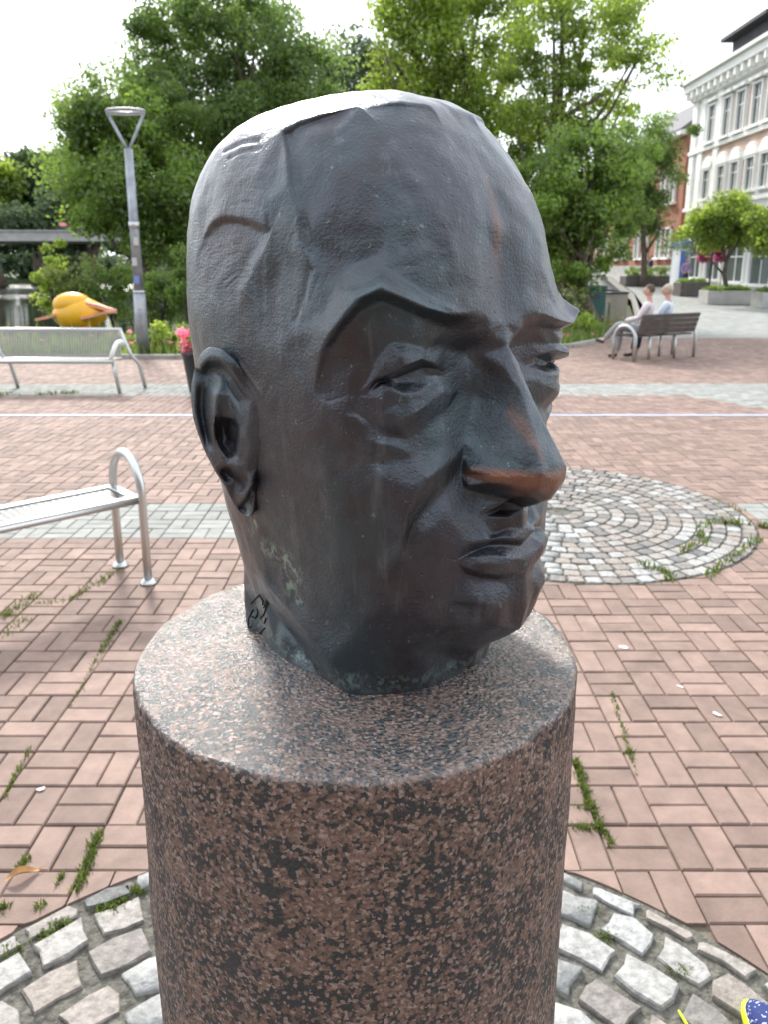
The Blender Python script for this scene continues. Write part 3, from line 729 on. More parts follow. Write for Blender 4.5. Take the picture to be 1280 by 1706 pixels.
# shrubs and reeds on the spit in the lake, plants on the near bank
def bush(label, u, v, ru, rv, Y, leafm, n=26, per=120, r=.4, size=.13, group='bushes at the water', cat='bush', name='bush', blades=False):
    c = atY(u, v, Y); k = Y*.97/1290; z0 = -.45; hz = max(.25, c.z+rv*k-z0)
    e = empty(name, (c.x, c.y, z0)); tag(e, label, cat, group)
    lob = [(0, 0, hz*.5, ru*k, ru*k*.8, hz*.5), (ru*k*.45, .1, hz*.4, ru*k*.5, ru*k*.5, hz*.4), (-ru*k*.5, -.1, hz*.38, ru*k*.5, ru*k*.5, hz*.38)]
    leaves('foliage', lobe_clumps(lob, n, r, .35), per, size, leafm, e)
    mb = MB()
    for _ in range(7):
        a = random.random()*6.28; mb.tube([(0, 0, -.2), (math.cos(a)*ru*k*.3, math.sin(a)*ru*k*.25, hz*.4), (math.cos(a)*ru*k*.7, math.sin(a)*ru*k*.5, hz*.75)], [.035, .025, .01], 5)
    mb.build('stem', M_bark, e); return e
bush('light green bush at the tip of the spit, left of the reeds', 85, 425, 26, 20, 33, M_leaf['yellow'])
bush('pale rounded bush on the spit below the bridge end', 120, 440, 40, 30, 32, M_leaf['reed'])
bush('grey-green bush on the spit left of the lamp post', 180, 440, 40, 28, 31, M_leaf['mid'])
bush('dark bush on the spit just right of the lamp post', 262, 455, 40, 28, 30, M_leaf['mid'])
bush('olive bush on the spit touching the bronze ear side', 310, 450, 35, 32, 29, M_leaf['mid'])
bush('low bush beside the light street, right of the bronze brow', 955, 505, 28, 30, 22.2, M_leaf['reed'], size=.1, r=.3)
bush('weedy bush between the kerb and the green litter bin', 975, 540, 20, 24, 20.6, M_leaf['yellow'], size=.09, r=.25)
bush('leafy clump of weeds at the foot of the lamp post', 262, 565, 26, 26, 16.6, M_leaf['yellow'], size=.08, r=.22)
bush('tall weedy clump right of the lamp post foot', 296, 560, 22, 24, 17.0, M_leaf['mid'], size=.08, r=.22)
bush('weedy clump left of the lamp post with dry stalks', 212, 570, 18, 20, 17.2, M_leaf['reed'], size=.08, r=.2)
# grass and flowers over the bank (uncountable)
def blades(name, label, regions, h, m, cat='grass', wd=.012, lean=.5):
    V = []; F = []; T = []
    for (fx, n) in regions:
        for _ in range(n):
            x, y, z = fx(); hh = h*random.uniform(.4, 1.5); a = random.random()*6.28; l_ = lean*hh*random.random(); b = random.random()*6.28; w_ = wd*random.uniform(.6, 1.5)
            dx, dy = math.cos(b)*w_, math.sin(b)*w_; k = len(V)
            V += [(x-dx, y-dy, z), (x+dx, y+dy, z), (x+math.cos(a)*l_*.4-dx*.7, y+math.sin(a)*l_*.4-dy*.7, z+hh*.6), (x+math.cos(a)*l_*.4+dx*.7, y+math.sin(a)*l_*.4+dy*.7, z+hh*.6), (x+math.cos(a)*l_, y+math.sin(a)*l_, z+hh)]
            F += [(k, k+1, k+3, k+2), (k+2, k+3, k+4)]; t = random.random(); T += [t, t]
    me = tinted_mesh(name, V, F, T); me.materials.append(m); o = inst(me, name); tag(o, label, cat, None, 'stuff'); return o
def bank_pt():
    while True:
        x = random.uniform(-13, 8); y = random.uniform(15.7, 24)
        yk = np.interp(x, [k[0] for k in KERB], [k[1] for k in KERB])+.1
        yw = np.interp(x, [-4, 1, 3, 8], [19, 21.6, 30, 30])
        if yk < y < yw: return x, y, -.03
blades('bank_grass', 'rank grass and weeds growing on the bank behind the kerb', [(bank_pt, 15000)], .26, M_leaf['grass'], wd=.016)
blades('bank_reeds', 'taller pale stalks standing in the bank grass', [(bank_pt, 1500)], .5, M_leaf['reed'], wd=.012, lean=.3)
fl = [(np.array(bank_pt())+np.array([0, 0, random.uniform(.15, .45)]), .05) for _ in range(160)]
o = leaves('bank_flowers', fl, 7, .06, M_leaf['pink']); tag(o, 'small pink and white flowers dotted through the bank grass', 'flowers', None, 'stuff')
# weeds in the paving joints
def joint(x0, y0, x1, y1, s=.012):
    def f():
        t = random.random(); c = .5+.5*math.sin(t*23+x0*9); t += .02*c; return (x0+(x1-x0)*t+random.gauss(0, s), y0+(y1-y0)*t+random.gauss(0, s), -.006)
    return f
J = []
for (u0, v0, u1, v1, n, s) in [(200,1035,165,1090,260,.010),(165,1090,115,1180,60,.006),(165,1385,130,1480,420,.012),(45,1430,30,1450,90,.010),(105,1455,95,1475,40,.006),(50,1245,5,1330,120,.005),(960,1265,985,1345,420,.012),
      (985,1345,1020,1410,200,.008),(960,1345,1000,1348,60,.006),(960,1380,1000,1378,90,.010),(1020,1150,1060,1290,120,.006),(1040,1255,1055,1252,40,.006),(205,945,150,978,160,.022),(150,978,115,1000,120,.015),(0,1030,40,1005,240,.03),(40,1000,60,990,90,.03),
      (5,1060,45,1030,90,.03),(55,1005,110,1003,60,.02),(250,970,262,968,50,.02),(0,1515,10,1510,60,.01),(60,1515,75,1505,30,.01),(880,1010,890,1040,10,.01)]:
    a, b = at(u0, v0), at(u1, v1); J.append((joint(a.x, a.y, b.x, b.y, s*.8), int(n*1.0)))
blades('joint_weeds', 'bright green weeds sprouting from the brick joints near the column', J, .020, M_leaf['moss'], 'weeds', .003, .9)
J = []
for (u0, v0, u1, v1, n, s) in [(1165,880,1195,870,50,.03),(1195,870,1252,878,110,.03),(1165,890,1175,905,60,.035),(1135,925,1165,905,60,.015),(1075,945,1110,955,80,.02),(1262,877,1280,880,50,.02),(1200,838,1245,855,20,.03),(1110,955,1120,972,50,.02),(1180,962,1262,900,160,.02),(60,658,110,655,160,.08),(110,655,130,655,60,.06),(0,660,12,655,60,.1)]:
    a, b = at(u0, v0), at(u1, v1); J.append((joint(a.x, a.y, b.x, b.y, s*.8), int(n*.6)))
blades('circle_weeds', 'green weeds and moss along the joints of the far cobble circle', J, .05, M_leaf['moss'], 'weeds', .006, .9)
def ringpt(u, v, s):
    c = at(u, v)
    def f(): return (c.x+random.gauss(0, s), c.y+random.gauss(0, s*.6), -.003)
    return f
blades('ring_moss', 'moss tufts between the cobbles round the column', [(ringpt(u, v, s), n) for u, v, s, n in [(85,1560,.022,300),(100,1540,.015,160),(182,1510,.02,260),(200,1500,.012,120),(228,1484,.012,100),(15,1585,.02,60),(1010,1560,.02,60),(1140,1620,.02,60),(970,1515,.02,60)]], .012, M_leaf['moss'], 'moss', .003, 1.2)
# ------------------------------------------------------------------ houses, bridge
M_white = mat('white_stucco', (.86, .85, .82), .8, vary=.08, vscale=1.2, bump=.002, bscale=30)
M_pinkw = mat('salmon_stucco', (.58, .42, .34), .85, vary=.1, vscale=1.5, bump=.002, bscale=30)
M_cream = mat('cream_stucco', (.58, .54, .46), .85, vary=.1, vscale=1.5)
M_glass = mat('window_glass', (.10, .12, .12), .08, 0, spec=.8)
M_frame = mat('window_paint', (.70, .70, .68), .5)
M_roof = mat('dark_roof', (.055, .055, .06), .8, vary=.2, vscale=2)
M_redb = mat('red_brick_wall', (.34, .135, .085), .85, vary=.18, vscale=2.5, bump=.004, bscale=18)
M_conc = mat('pale_concrete', (.40, .39, .37), .85, vary=.2, vscale=2, bump=.003, bscale=15)
M_blue = mat('blue_paint', (.09, .15, .42), .5)
FX = 18.65
def zat(u, v, Y): return atY(u, v, Y).z
hb = empty('white_house', (FX+5, 44, zs(44))); tag(hb, 'white three-storey house with salmon panels and heavy cornice at the right', 'house')
def W(o): o.matrix_parent_inverse = Matrix.Translation(-Vector(hb.location)); return o
zc_top, zc_bot = zat(1149, 141, 49.9), zat(1149, 172, 49.9)
YB0, YB1 = 33.0, 50.0; zg0 = zs(44)-.6
W(MB().box((FX+5, (YB0+YB1)/2, (zg0+zc_bot)/2), (10, YB1-YB0, zc_bot-zg0)).build('wall', M_white, hb))
cm = MB()
cm.box((FX+4.9, (YB0+YB1)/2, zc_bot+.25), (10.4, YB1-YB0+.3, .5)); cm.box((FX+4.75, (YB0+YB1)/2, zc_bot+.72), (10.9, YB1-YB0+.7, .42)); cm.box((FX+4.7, (YB0+YB1)/2, zc_bot+1.02), (11.2, YB1-YB0+.9, .16))
W(cm.build('cornice', M_white, hb))
y = YB0+.5
cme = MB().box((0, 0, 0), (.34, .22, .38)).mesh('bracket'); cme.materials.append(M_white)
while y < YB1: W(inst(cme, 'bracket', hb, (FX-.48, y, zc_bot+.31))); y += .82
W(MB().add([(FX-.3, YB0-.2, zc_bot+1.12), (FX-.3, YB1+.2, zc_bot+1.12), (FX+5, YB1-.8, zc_bot+2.3), (FX+5, YB0-.2, zc_bot+2.3), (FX+10, YB0-.2, zc_bot+1.12), (FX+10, YB1+.2, zc_bot+1.12)], [(0, 1, 2, 3), (3, 2, 5, 4), (1, 5, 2), (0, 3, 4), (0, 4, 5, 1)]).build('roof', M_roof, hb))
dz0 = zc_bot+1.1
dm = MB().box((FX+2.3, 45.6, dz0+.75), (2.6, 4.6, 2.0)); dm.box((FX+2.1, 45.6, dz0+1.85), (3.3, 5.4, .18)); W(dm.build('dormer', M_roof, hb))
cols = [47.05, 45.05, 43.4, 41.6, 40.0, 37.4, 35.6]; pil = [49.6, 48.35, 46.15, 38.8]
fl_z = [(zat(1259, 198, 40), zat(1259, 125, 40)), (zat(1240, 316, 41.6), zat(1240, 262, 41.6))]
zband1 = zat(1245, 212, 40.5)
for p in pil:
    W(MB().box((FX-.06, p, (zat(1245, 330, 41)+zc_bot)/2), (.16, .62, zc_bot-zat(1245, 330, 41))).build('pilaster', M_white, hb))
# salmon panels between pilasters, storey bands
pm = MB(); pm.box((FX-.012, 43.0, (fl_z[1][1]+zband1)/2+.25), (.03, 5.7, (zband1-fl_z[1][1])*.62)); pm.box((FX-.012, 47.25, (fl_z[1][1]+zband1)/2+.25), (.03, 1.55, (zband1-fl_z[1][1])*.62)); pm.box((FX-.012, 35.8, (fl_z[1][1]+zband1)/2+.25), (.03, 5.2, (zband1-fl_z[1][1])*.62))
for c in cols[:-1]:
    pm.box((FX-.012, c-.88, (fl_z[0][0]+fl_z[0][1])/2), (.03, .42, fl_z[0][1]-fl_z[0][0]+.2))
    pm.box((FX-.012, c-.88, (fl_z[1][0]+fl_z[1][1])/2), (.03, .36, fl_z[1][1]-fl_z[1][0]))
W(pm.build('salmon_panel', M_pinkw, hb))
bm_ = MB()
for z in (zband1, fl_z[1][0]-.45, zat(1150, 378, 49)): bm_.box((FX-.09, (YB0+YB1)/2, z), (.24, YB1-YB0+.1, .2))
W(bm_.build('storey_band', M_white, hb))
def add_window(par, x, y, z0, z1, wd, W, head=None, wall=None):
    h = z1-z0; f = MB(); t = .12
    f.box((x-.07, y-wd/2-t/2, (z0+z1)/2), (.18, t, h+.001)); f.box((x-.07, y+wd/2+t/2, (z0+z1)/2), (.18, t, h+.001)); f.box((x-.07, y, z1+t/2), (.2, wd+2*t, t))
    f.box((x-.035, y, (z0+z1)/2), (.07, .06, h)); f.box((x-.033, y, z0+h*.68), (.066, wd, .06))
    o = W(f.build('window', M_frame, par)); inv = o.matrix_parent_inverse.copy()
    p = MB().box((x-.012, y, (z0+z1)/2), (.03, wd, h)).build('pane', M_glass, o); 
    s = MB().box((x-.14, y, z0-.07), (.34, wd+.5, .14)).build('sill', M_white, o)
    if head == 'arch':
        hm = MB(); n = 9; r = wd*.62
        hm.prism([(0, 0)]*3, 0, 0) if False else None
        pts = [(y-wd*.72, z1+t), (y+wd*.72, z1+t)]+[(y+math.cos(PI*i/n)*wd*.72, z1+t+.08+math.sin(PI*i/n)*.55) for i in range(n+1)]
        vs = [(x-.2, a, b) for a, b in pts]+[(x, a, b) for a, b in pts]; k = len(pts)
        hm.add(vs, [tuple(range(k)), tuple(range(2*k-1, k-1, -1))]+[(i, i+k, (i+1) % k+k, (i+1) % k) for i in range(k)])
        hm.build('window_head', M_white, o)
    elif head == 'flat':
        MB().box((x-.15, y, z1+t+.16), (.34, wd+.55, .16)).build('window_head', M_white, o)
    return o
for c in cols:
    add_window(hb, FX, c, fl_z[0][0], fl_z[0][1], .86, W, 'flat'); add_window(hb, FX, c, fl_z[1][0], fl_z[1][1], .86, W, 'arch')
# ground floor: shop windows between white piers
zgf1 = zat(1150, 385, 49)
for c, wd in ((47.6, 1.7), (45.0, 1.9), (42.2, 2.1), (39.3, 2.2), (36.0, 2.6)):
    o = add_window(hb, FX, c, zs(c)+.5, zgf1-1.0, wd, W, 'flat')
MBs = MB().box((FX-.2, 43.4, zgf1-.35), (.12, 9.5, .5)); W(MBs.build('fascia', mat('blue_grey_fascia', (.30, .33, .52), .6), hb))
o = MB().box((FX-1.2, 46.2, zs(46)+2.05), (.12, 1.5, .55)).build('shop_sign', M_blue); tag(o, 'small blue sign board hanging before the white shop front', 'sign')
# red brick house further up the street
rb = empty('brick_house', (FX+4.8, 62, zs(62))); tag(rb, 'red brick house with white windows behind the street trees', 'house')
def W2(o): o.matrix_parent_inverse = Matrix.Translation(-Vector(rb.location)); return o
ze = zat(1130, 226, 51.5)
W2(MB().box((FX+5.05, 62.2, ze/2), (10, 22.6, ze)).build('wall', M_redb, rb))
W2(MB().box((FX+5.0, 62.2, .95), (10.16, 22.7, 1.9)).build('plinth', M_conc, rb))
W2(MB().box((FX+4.9, 62.2, ze+.14), (10.7, 22.75, .28)).build('eaves', M_frame, rb))
W2(MB().add([(FX-.5, 50.8, ze+.3), (FX-.5, 73.6, ze+.3), (FX+4, 72, ze+3.6), (FX+4, 50.8, ze+3.6), (FX+10, 50.8, ze+.3), (FX+10, 73.6, ze+.3)], [(0, 1, 2, 3), (3, 2, 5, 4), (1, 5, 2), (0, 3, 4)]).build('roof', mat('slate_roof', (.12, .12, .13), .8, vary=.2), rb))
for c in (52.6, 54.3, 57.2, 59.0, 62, 64, 67, 69.5):
    add_window(rb, FX+.05, c, zat(1118, 338, 53), zat(1118, 290, 53), .8, W2, 'flat'); add_window(rb, FX+.05, c, zat(1090, 430, 58)+.0, zat(1090, 402, 58)+.6, .8, W2, None)
lh = MB().box((14.2, 84, 3.2), (9, 8, 6.4)).build('low_house', mat('dark_brick', (.16, .08, .06), .85)); tag(lh, 'dark low house at the end of the street behind the trees', 'house')  # one even dark brown brick colour
# bridge
br = empty('bridge', (-30, 60, -.5)); tag(br, 'long grey bridge over the lake at the left with flower boxes', 'bridge')
def W3(o): o.matrix_parent_inverse = Matrix.Translation(-Vector(br.location)); return o
zb0, zb1 = zat(60, 402, 60), zat(60, 386, 60)
W3(MB().box((-40, 62.2, (zb0+zb1)/2-.2), (52, 5, zb1-zb0-.3)).build('deck', M_conc, br)); W3(MB().box((-40, 59.55, (zb0+zb1)/2), (52.2, .24, zb1-zb0)).build('parapet', M_conc, br)); W3(MB().box((-40, 59.53, zb1+.05), (52.3, .40, .10)).build('coping', M_conc, br))
for x in (-60, -46, -32, -18): W3(MB().box((x, 62, (zb0-2)/2), (1.2, 4, zb0+1.9)).build('pier', M_conc, br))
for x, lb in ((-29.3, 'box of pink flowers on the bridge coping, cut by the left picture edge'), (-23.6, 'fuller box of pink flowers on the bridge coping, left of its neighbour'), (-22.0, 'box of pink flowers on the bridge coping, nearest the shore tree')):
    e = empty('flower_box', (x, 59.53, zb1+.11)); tag(e, lb, 'flower box', 'flower boxes along the bridge')
    MB().box((0, 0, .12), (.9, .3, .24)).build('box', M_dark, e); leaves('flowers', [(np.array([k, 0, .38]), .25) for k in (-.12, .0, .12)], 26, .10, M_leaf['pink'], e)['kind'] = 'stuff'

# unseen house row added behind the camera so the bronze mirrors something dark
M_shade = mat('brown_brick_row', (.12, .085, .07), .9, vary=.2, vscale=1.5)
rw = empty('added_house_row', (0, -15, 0)); tag(rw, 'added brown brick house row behind the viewer, unseen, for the bronze to mirror', 'house')
MB().box((0, -4, 5.25), (60, 8, 10.5)).build('wall', M_shade, rw)
MB().add([(-30.4, .4, 10.5), (30.4, .4, 10.5), (30.4, -4, 14), (-30.4, -4, 14), (-30.4, -8.4, 10.5), (30.4, -8.4, 10.5)], [(0, 1, 2, 3), (3, 2, 5, 4), (1, 5, 2), (0, 3, 4), (0, 4, 5, 1)]).build('roof', M_roof, rw)
for k in range(14):
    for q in range(3):
        o = MB().box((-20.8+k*3.2, .03, 2.2+q*3.2), (1.3, .06, 2.0)).build('window', M_glass, rw)
# ------------------------------------------------------------------ column and bronze head in place
def granite_mat():
    m = bpy.data.materials.new('red_granite'); m.use_nodes = True; t = m.node_tree; n = t.nodes; l = t.links; p = n['Principled BSDF']
    g = n.new('ShaderNodeNewGeometry'); tc = n.new('ShaderNodeTexCoord')
    def noise_(sc, det, rough=.6):
        x = n.new('ShaderNodeTexNoise'); x.inputs['Scale'].default_value = sc; x.inputs['Detail'].default_value = det; x.inputs['Roughness'].default_value = rough; l.new(tc.outputs['Object'], x.inputs['Vector']); return x
    def ramp(stops, sock):
        r = n.new('ShaderNodeValToRGB'); e = r.color_ramp.elements; e[0].position, e[0].color = stops[0][0], (*stops[0][1], 1); e[1].position, e[1].color = stops[-1][0], (*stops[-1][1], 1)
        for s in stops[1:-1]: x = e.new(s[0]); x.color = (*s[1], 1)
        l.new(sock, r.inputs['Fac']); return r
    dn = noise_(420, 2, .5); vm = n.new('ShaderNodeVectorMath'); vm.operation = 'MULTIPLY_ADD'; l.new(dn.outputs['Color'], vm.inputs[0]); vm.inputs[1].default_value = (.004, .004, .004); l.new(tc.outputs['Object'], vm.inputs[2])
    gr = n.new('ShaderNodeTexVoronoi'); gr.inputs['Scale'].default_value = 350; l.new(vm.outputs[0], gr.inputs['Vector'])          # interlocking grains: one tone per cell
    def cellnoise(sc, det, rough): x = noise_(sc, det, rough); l.new(gr.outputs['Position'], x.inputs['Vector']); return x
    a = cellnoise(330, 3, .72); base = ramp([(.30, (.065, .038, .028)), (.46, (.138, .083, .062)), (.56, (.205, .130, .100)), (.70, (.35, .26, .21))], a.outputs['Fac'])
    b = cellnoise(150, 4, .68); b2 = cellnoise(24, 2, .5)
    ad = n.new('ShaderNodeMath'); ad.operation = 'MULTIPLY_ADD'; l.new(b2.outputs['Fac'], ad.inputs[0]); ad.inputs[1].default_value = .42; l.new(b.outputs['Fac'], ad.inputs[2])
    dk = n.new('ShaderNodeMapRange'); dk.inputs[1].default_value = .715; dk.inputs[2].default_value = .73; l.new(ad.outputs[0], dk.inputs[0])
    mx = n.new('ShaderNodeMix'); mx.data_type = 'RGBA'; l.new(dk.outputs[0], mx.inputs[0]); l.new(base.outputs['Color'], mx.inputs[6]); mx.inputs[7].default_value = (.022, .024, .026, 1)
    # pale feldspar grains
    c = n.new('ShaderNodeTexVoronoi'); c.inputs['Scale'].default_value = 320; l.new(tc.outputs['Object'], c.inputs['Vector'])
    sp = n.new('ShaderNodeSeparateColor'); l.new(c.outputs['Color'], sp.inputs[0])
    gt = n.new('ShaderNodeMath'); gt.operation = 'GREATER_THAN'; gt.inputs[1].default_value = .90; l.new(sp.outputs[0], gt.inputs[0])
    mg = n.new('ShaderNodeMath'); mg.operation = 'MULTIPLY'; mg.inputs[1].default_value = .6; l.new(gt.outputs[0], mg.inputs[0])
    m2 = n.new('ShaderNodeMix'); m2.data_type = 'RGBA'; l.new(mg.outputs[0], m2.inputs[0]); l.new(mx.outputs[2], m2.inputs[6]); m2.inputs[7].default_value = (.40, .30, .26, 1)
    l.new(m2.outputs[2], p.inputs['Base Color'])
    p.inputs['Roughness'].default_value = GR_ROUGH; p.inputs['Specular IOR Level'].default_value = .6; sz = n.new('ShaderNodeSeparateXYZ'); l.new(g.outputs['Position'], sz.inputs[0]); tm = n.new('ShaderNodeMapRange'); tm.inputs[1].default_value = 1.393; tm.inputs[2].default_value = 1.398; tm.inputs[3].default_value = .05; l.new(sz.outputs[2], tm.inputs[0]); l.new(tm.outputs[0], p.inputs['Coat Weight']); rm = n.new('ShaderNodeMapRange'); rm.inputs[1].default_value = 1.393; rm.inputs[2].default_value = 1.398; rm.inputs[3].default_value = .55; rm.inputs[4].default_value = GR_ROUGH; l.new(sz.outputs[2], rm.inputs[0]); l.new(rm.outputs[0], p.inputs['Roughness']);   # honed top, bush-hammered side
    p.inputs['Coat Roughness'].default_value = .16; p.inputs['Coat IOR'].default_value = 1.7
    v = n.new('ShaderNodeTexVoronoi'); v.inputs['Scale'].default_value = 260; l.new(tc.outputs['Object'], v.inputs['Vector'])
    hb_ = noise_(150, 6, .7); sm = n.new('ShaderNodeMath'); sm.operation = 'MULTIPLY_ADD'; sm.inputs[1].default_value = .5; l.new(v.outputs['Distance'], sm.inputs[0]); l.new(hb_.outputs['Fac'], sm.inputs[2])
    bp = n.new('ShaderNodeBump'); bp.inputs['Distance'].default_value = .0032; bp.inputs['Strength'].default_value = .9; l.new(sm.outputs[0], bp.inputs['Height']); l.new(bp.outputs[0], p.inputs['Normal']); l.new(bp.outputs[0], p.inputs['Coat Normal'])
    return m
GR_ROUGH = .25
M_granite = granite_mat()
CX, CY_, CR = -.029, .760, .2305
def column_mesh():
    nseg = 220; V = []; F = []
    prof = [(1, 0), (1, .35), (1, .7), (1, 1.0), (1, 1.15), (1, 1.25), (1, 1.32), (1, 1.36), (1, 1.380), (1, 1.390), (.997, 1.3965), (.990, 1.3995), (.975, 1.4), (.93, 1.4), (.8, 1.4), (.6, 1.4), (.4, 1.4), (.2, 1.4)]
    for q, (k, z) in enumerate(prof):
        for i in range(nseg):
            a = 2*PI*i/nseg; v = Vector((math.cos(a)*2.2, math.sin(a)*2.2, z*3)); r = CR*k
            ch = .0035*noise.noise(v*2.3)+.002*noise.noise(v*7)
            if 8 <= q <= 11: ch += -.004*max(0, noise.noise(Vector((math.cos(a)*5, math.sin(a)*5, 4))))-.0015*abs(noise.noise(Vector((math.cos(a)*19, math.sin(a)*19, q))))
            dz = .0012*noise.noise(Vector((math.cos(a)*r*40, math.sin(a)*r*40, 7))) if k < .97 else 0
            V.append((math.cos(a)*(r+ch*k), math.sin(a)*(r+ch*k), z+dz))
    m = len(prof)
    for q in range(m-1):
        for i in range(nseg): F.append((q*nseg+i, q*nseg+(i+1) % nseg, (q+1)*nseg+(i+1) % nseg, (q+1)*nseg+i))
    F.append(tuple((m-1)*nseg+i for i in range(nseg))); return MB().add(V, F, True)
col = column_mesh().build('granite_column', M_granite, None, (CX, CY_, 0)); tag(col, 'rough round column of speckled red and black granite under the bronze head', 'column')
def bronze_mat():
    m = bpy.data.materials.new('patinated_bronze'); m.use_nodes = True; t = m.node_tree; n = t.nodes; l = t.links; p = n['Principled BSDF']
    tc = n.new('ShaderNodeTexCoord')
    def nz(sc, det=5, rough=.6, vec=None):
        x = n.new('ShaderNodeTexNoise'); x.inputs['Scale'].default_value = sc; x.inputs['Detail'].default_value = det; x.inputs['Roughness'].default_value = rough
        l.new(vec or tc.outputs['Object'], x.inputs['Vector']); return x.outputs['Fac']
    def mr(sock, a, b, c=0, d=1):
        x = n.new('ShaderNodeMapRange'); x.inputs[1].default_value = a; x.inputs[2].default_value = b; x.inputs[3].default_value = c; x.inputs[4].default_value = d; l.new(sock, x.inputs[0]); return x.outputs[0]
    def mix(f, a, b):
        x = n.new('ShaderNodeMix'); x.data_type = 'RGBA'
        l.new(f, x.inputs[0])
        if isinstance(a, tuple): x.inputs[6].default_value = (*a, 1)
        else: l.new(a, x.inputs[6])
        if isinstance(b, tuple): x.inputs[7].default_value = (*b, 1)
        else: l.new(b, x.inputs[7])
        return x.outputs[2]
    def mul(a, b):
        x = n.new('ShaderNodeMath'); x.operation = 'MULTIPLY'; l.new(a, x.inputs[0])
        if isinstance(b, float): x.inputs[1].default_value = b
        else: l.new(b, x.inputs[1])
        return x.outputs[0]
    at_ = n.new('ShaderNodeAttribute'); at_.attribute_name = 'wear'; sep = n.new('ShaderNodeSeparateColor'); l.new(at_.outputs['Color'], sep.inputs[0])
    st = n.new('ShaderNodeMapping'); st.inputs['Scale'].default_value = (1, 1, .16); l.new(tc.outputs['Object'], st.inputs['Vector'])
    c = mix(mr(nz(7, 4), .38, .62), (.033, .055, .067), (.040, .041, .055)); c = mix(mul(mr(nz(13, 5), .52, .66), .7), c, (.028, .021, .025)); c = mix(mul(mr(nz(17, 5, .65), .56, .68), .6), c, (.085, .098, .110))
    c = mix(mul(mr(nz(26, 4, .6, st.outputs[0]), .52, .68), .55), c, (.028, .019, .020))           # run-off streaks
    c = mix(mul(mr(nz(40, 6, .7, st.outputs[0]), .57, .70), .55), c, (.13, .15, .17))              # pale bluish bloom
    c = mix(mul(mr(nz(120, 3, .7), .66, .70), .55), c, (.17, .24, .22))                             # verdigris specks
    c = mix(mul(sep.outputs[0], mr(nz(30), .3, .6, .45, 1)), c, (.215, .088, .050))                  # bare copper red where hands rub
    c = mix(mul(sep.outputs[1], mr(nz(150, 5, .7), .50, .56)), c, (.22, .33, .27))                  # green crust
    l.new(c, p.inputs['Base Color'])
    p.inputs['Metallic'].default_value = .6; p.inputs['Coat Weight'].default_value = .6; p.inputs['Coat Roughness'].default_value = .30
    l.new(mr(nz(22, 6), .3, .7, .24, .38), p.inputs['Roughness']); p.inputs['Specular IOR Level'].default_value = .55
    hair = n.new('ShaderNodeMapping'); hair.inputs['Rotation'].default_value = (.2, .5, .3); hair.inputs['Scale'].default_value = (1, 1, 7); l.new(tc.outputs['Object'], hair.inputs['Vector'])
    h1 = nz(330, 4, .65); h2 = nz(75, 5, .6, hair.outputs[0])
    sm = n.new('ShaderNodeMath'); sm.operation = 'MULTIPLY_ADD'; l.new(h2, sm.inputs[0]); l.new(mr(sep.outputs[2], 0, 1, .12, .7), sm.inputs[1]); l.new(h1, sm.inputs[2])
    pit = n.new('ShaderNodeTexVoronoi'); pit.inputs['Scale'].default_value = 120; l.new(tc.outputs['Object'], pit.inputs['Vector'])
    pk = mul(mr(pit.outputs['Distance'], .0, .16, 1, 0), mr(nz(14, 2), .55, .62)); s2 = n.new('ShaderNodeMath'); s2.operation = 'SUBTRACT'; l.new(sm.outputs[0], s2.inputs[0]); l.new(pk, s2.inputs[1])
    b = n.new('ShaderNodeBump'); b.inputs['Distance'].default_value = .0011; b.inputs['Strength'].default_value = .8; l.new(s2.outputs[0], b.inputs['Height']); l.new(b.outputs[0], p.inputs['Normal']); l.new(b.outputs[0], p.inputs['Coat Normal']); 
    return m
M_bronze = bronze_mat()
def paint_wear(me):
    """wear = (rubbed copper, green crust, combed hair) per vertex, by place on the head"""
    n = len(me.vertices); co = np.empty(n*3); me.vertices.foreach_get('co', co); co = co.reshape(-1, 3)
    X, s, z = co@HR, co@HF, co[:, 2]; r = np.zeros((n, 4)); r[:, 3] = 1
    def blob(x, ss, zz, rad): return np.clip(1.25-np.sqrt(((np.abs(X)-x)**2+(s-ss)**2+(z-zz)**2))/rad, 0, 1)
    nose = np.clip((s-.172)/.02, 0, 1)*np.clip(1-np.abs(z-.210)/.018, 0, 1)*.95*(z > .19)
    ridge = np.clip(1-np.abs(X-.013)/.005, 0, 1)*np.clip(1-np.abs(z-.255)/.035, 0, 1)*(s > .17)*.85
    wing = np.clip(1-np.abs(z-.220)/.008, 0, 1)*np.clip((s-.148)/.012, 0, 1)*(np.abs(X) < .056)
    fore = np.clip(1-np.abs(X)/.010, 0, 1)*np.clip(1-np.abs(z-.43)/.055, 0, 1)*(s > .1)*.6
    r[:, 0] = np.clip(nose*.8+ridge+wing+fore, 0, 1)
    for p_, rad in [((440, 912), .010), ((455, 925), .013), ((475, 938), .016), ((490, 955), .012), ((480, 975), .012), ((497, 1000), .008), ((418, 850), .009), ((422, 870), .008), ((415, 885), .007)]:
        q = bD(p_[0], p_[1], 3); r[:, 1] = np.maximum(r[:, 1], blob(q[0], q[1], q[2], rad)*(X > 0))
    edge = np.clip(1-np.abs(z-.012)/.014, 0, 1)*.8; r[:, 1] = np.maximum(r[:, 1], edge*.6)
    r[:, 2] = np.clip((-(s-.03)/.05), 0, 1)*np.clip((z-.30)/.05, 0, 1)
    a = me.attributes.new('wear', 'FLOAT_COLOR', 'POINT'); a.data.foreach_set('color', r.ravel().astype(np.float32))
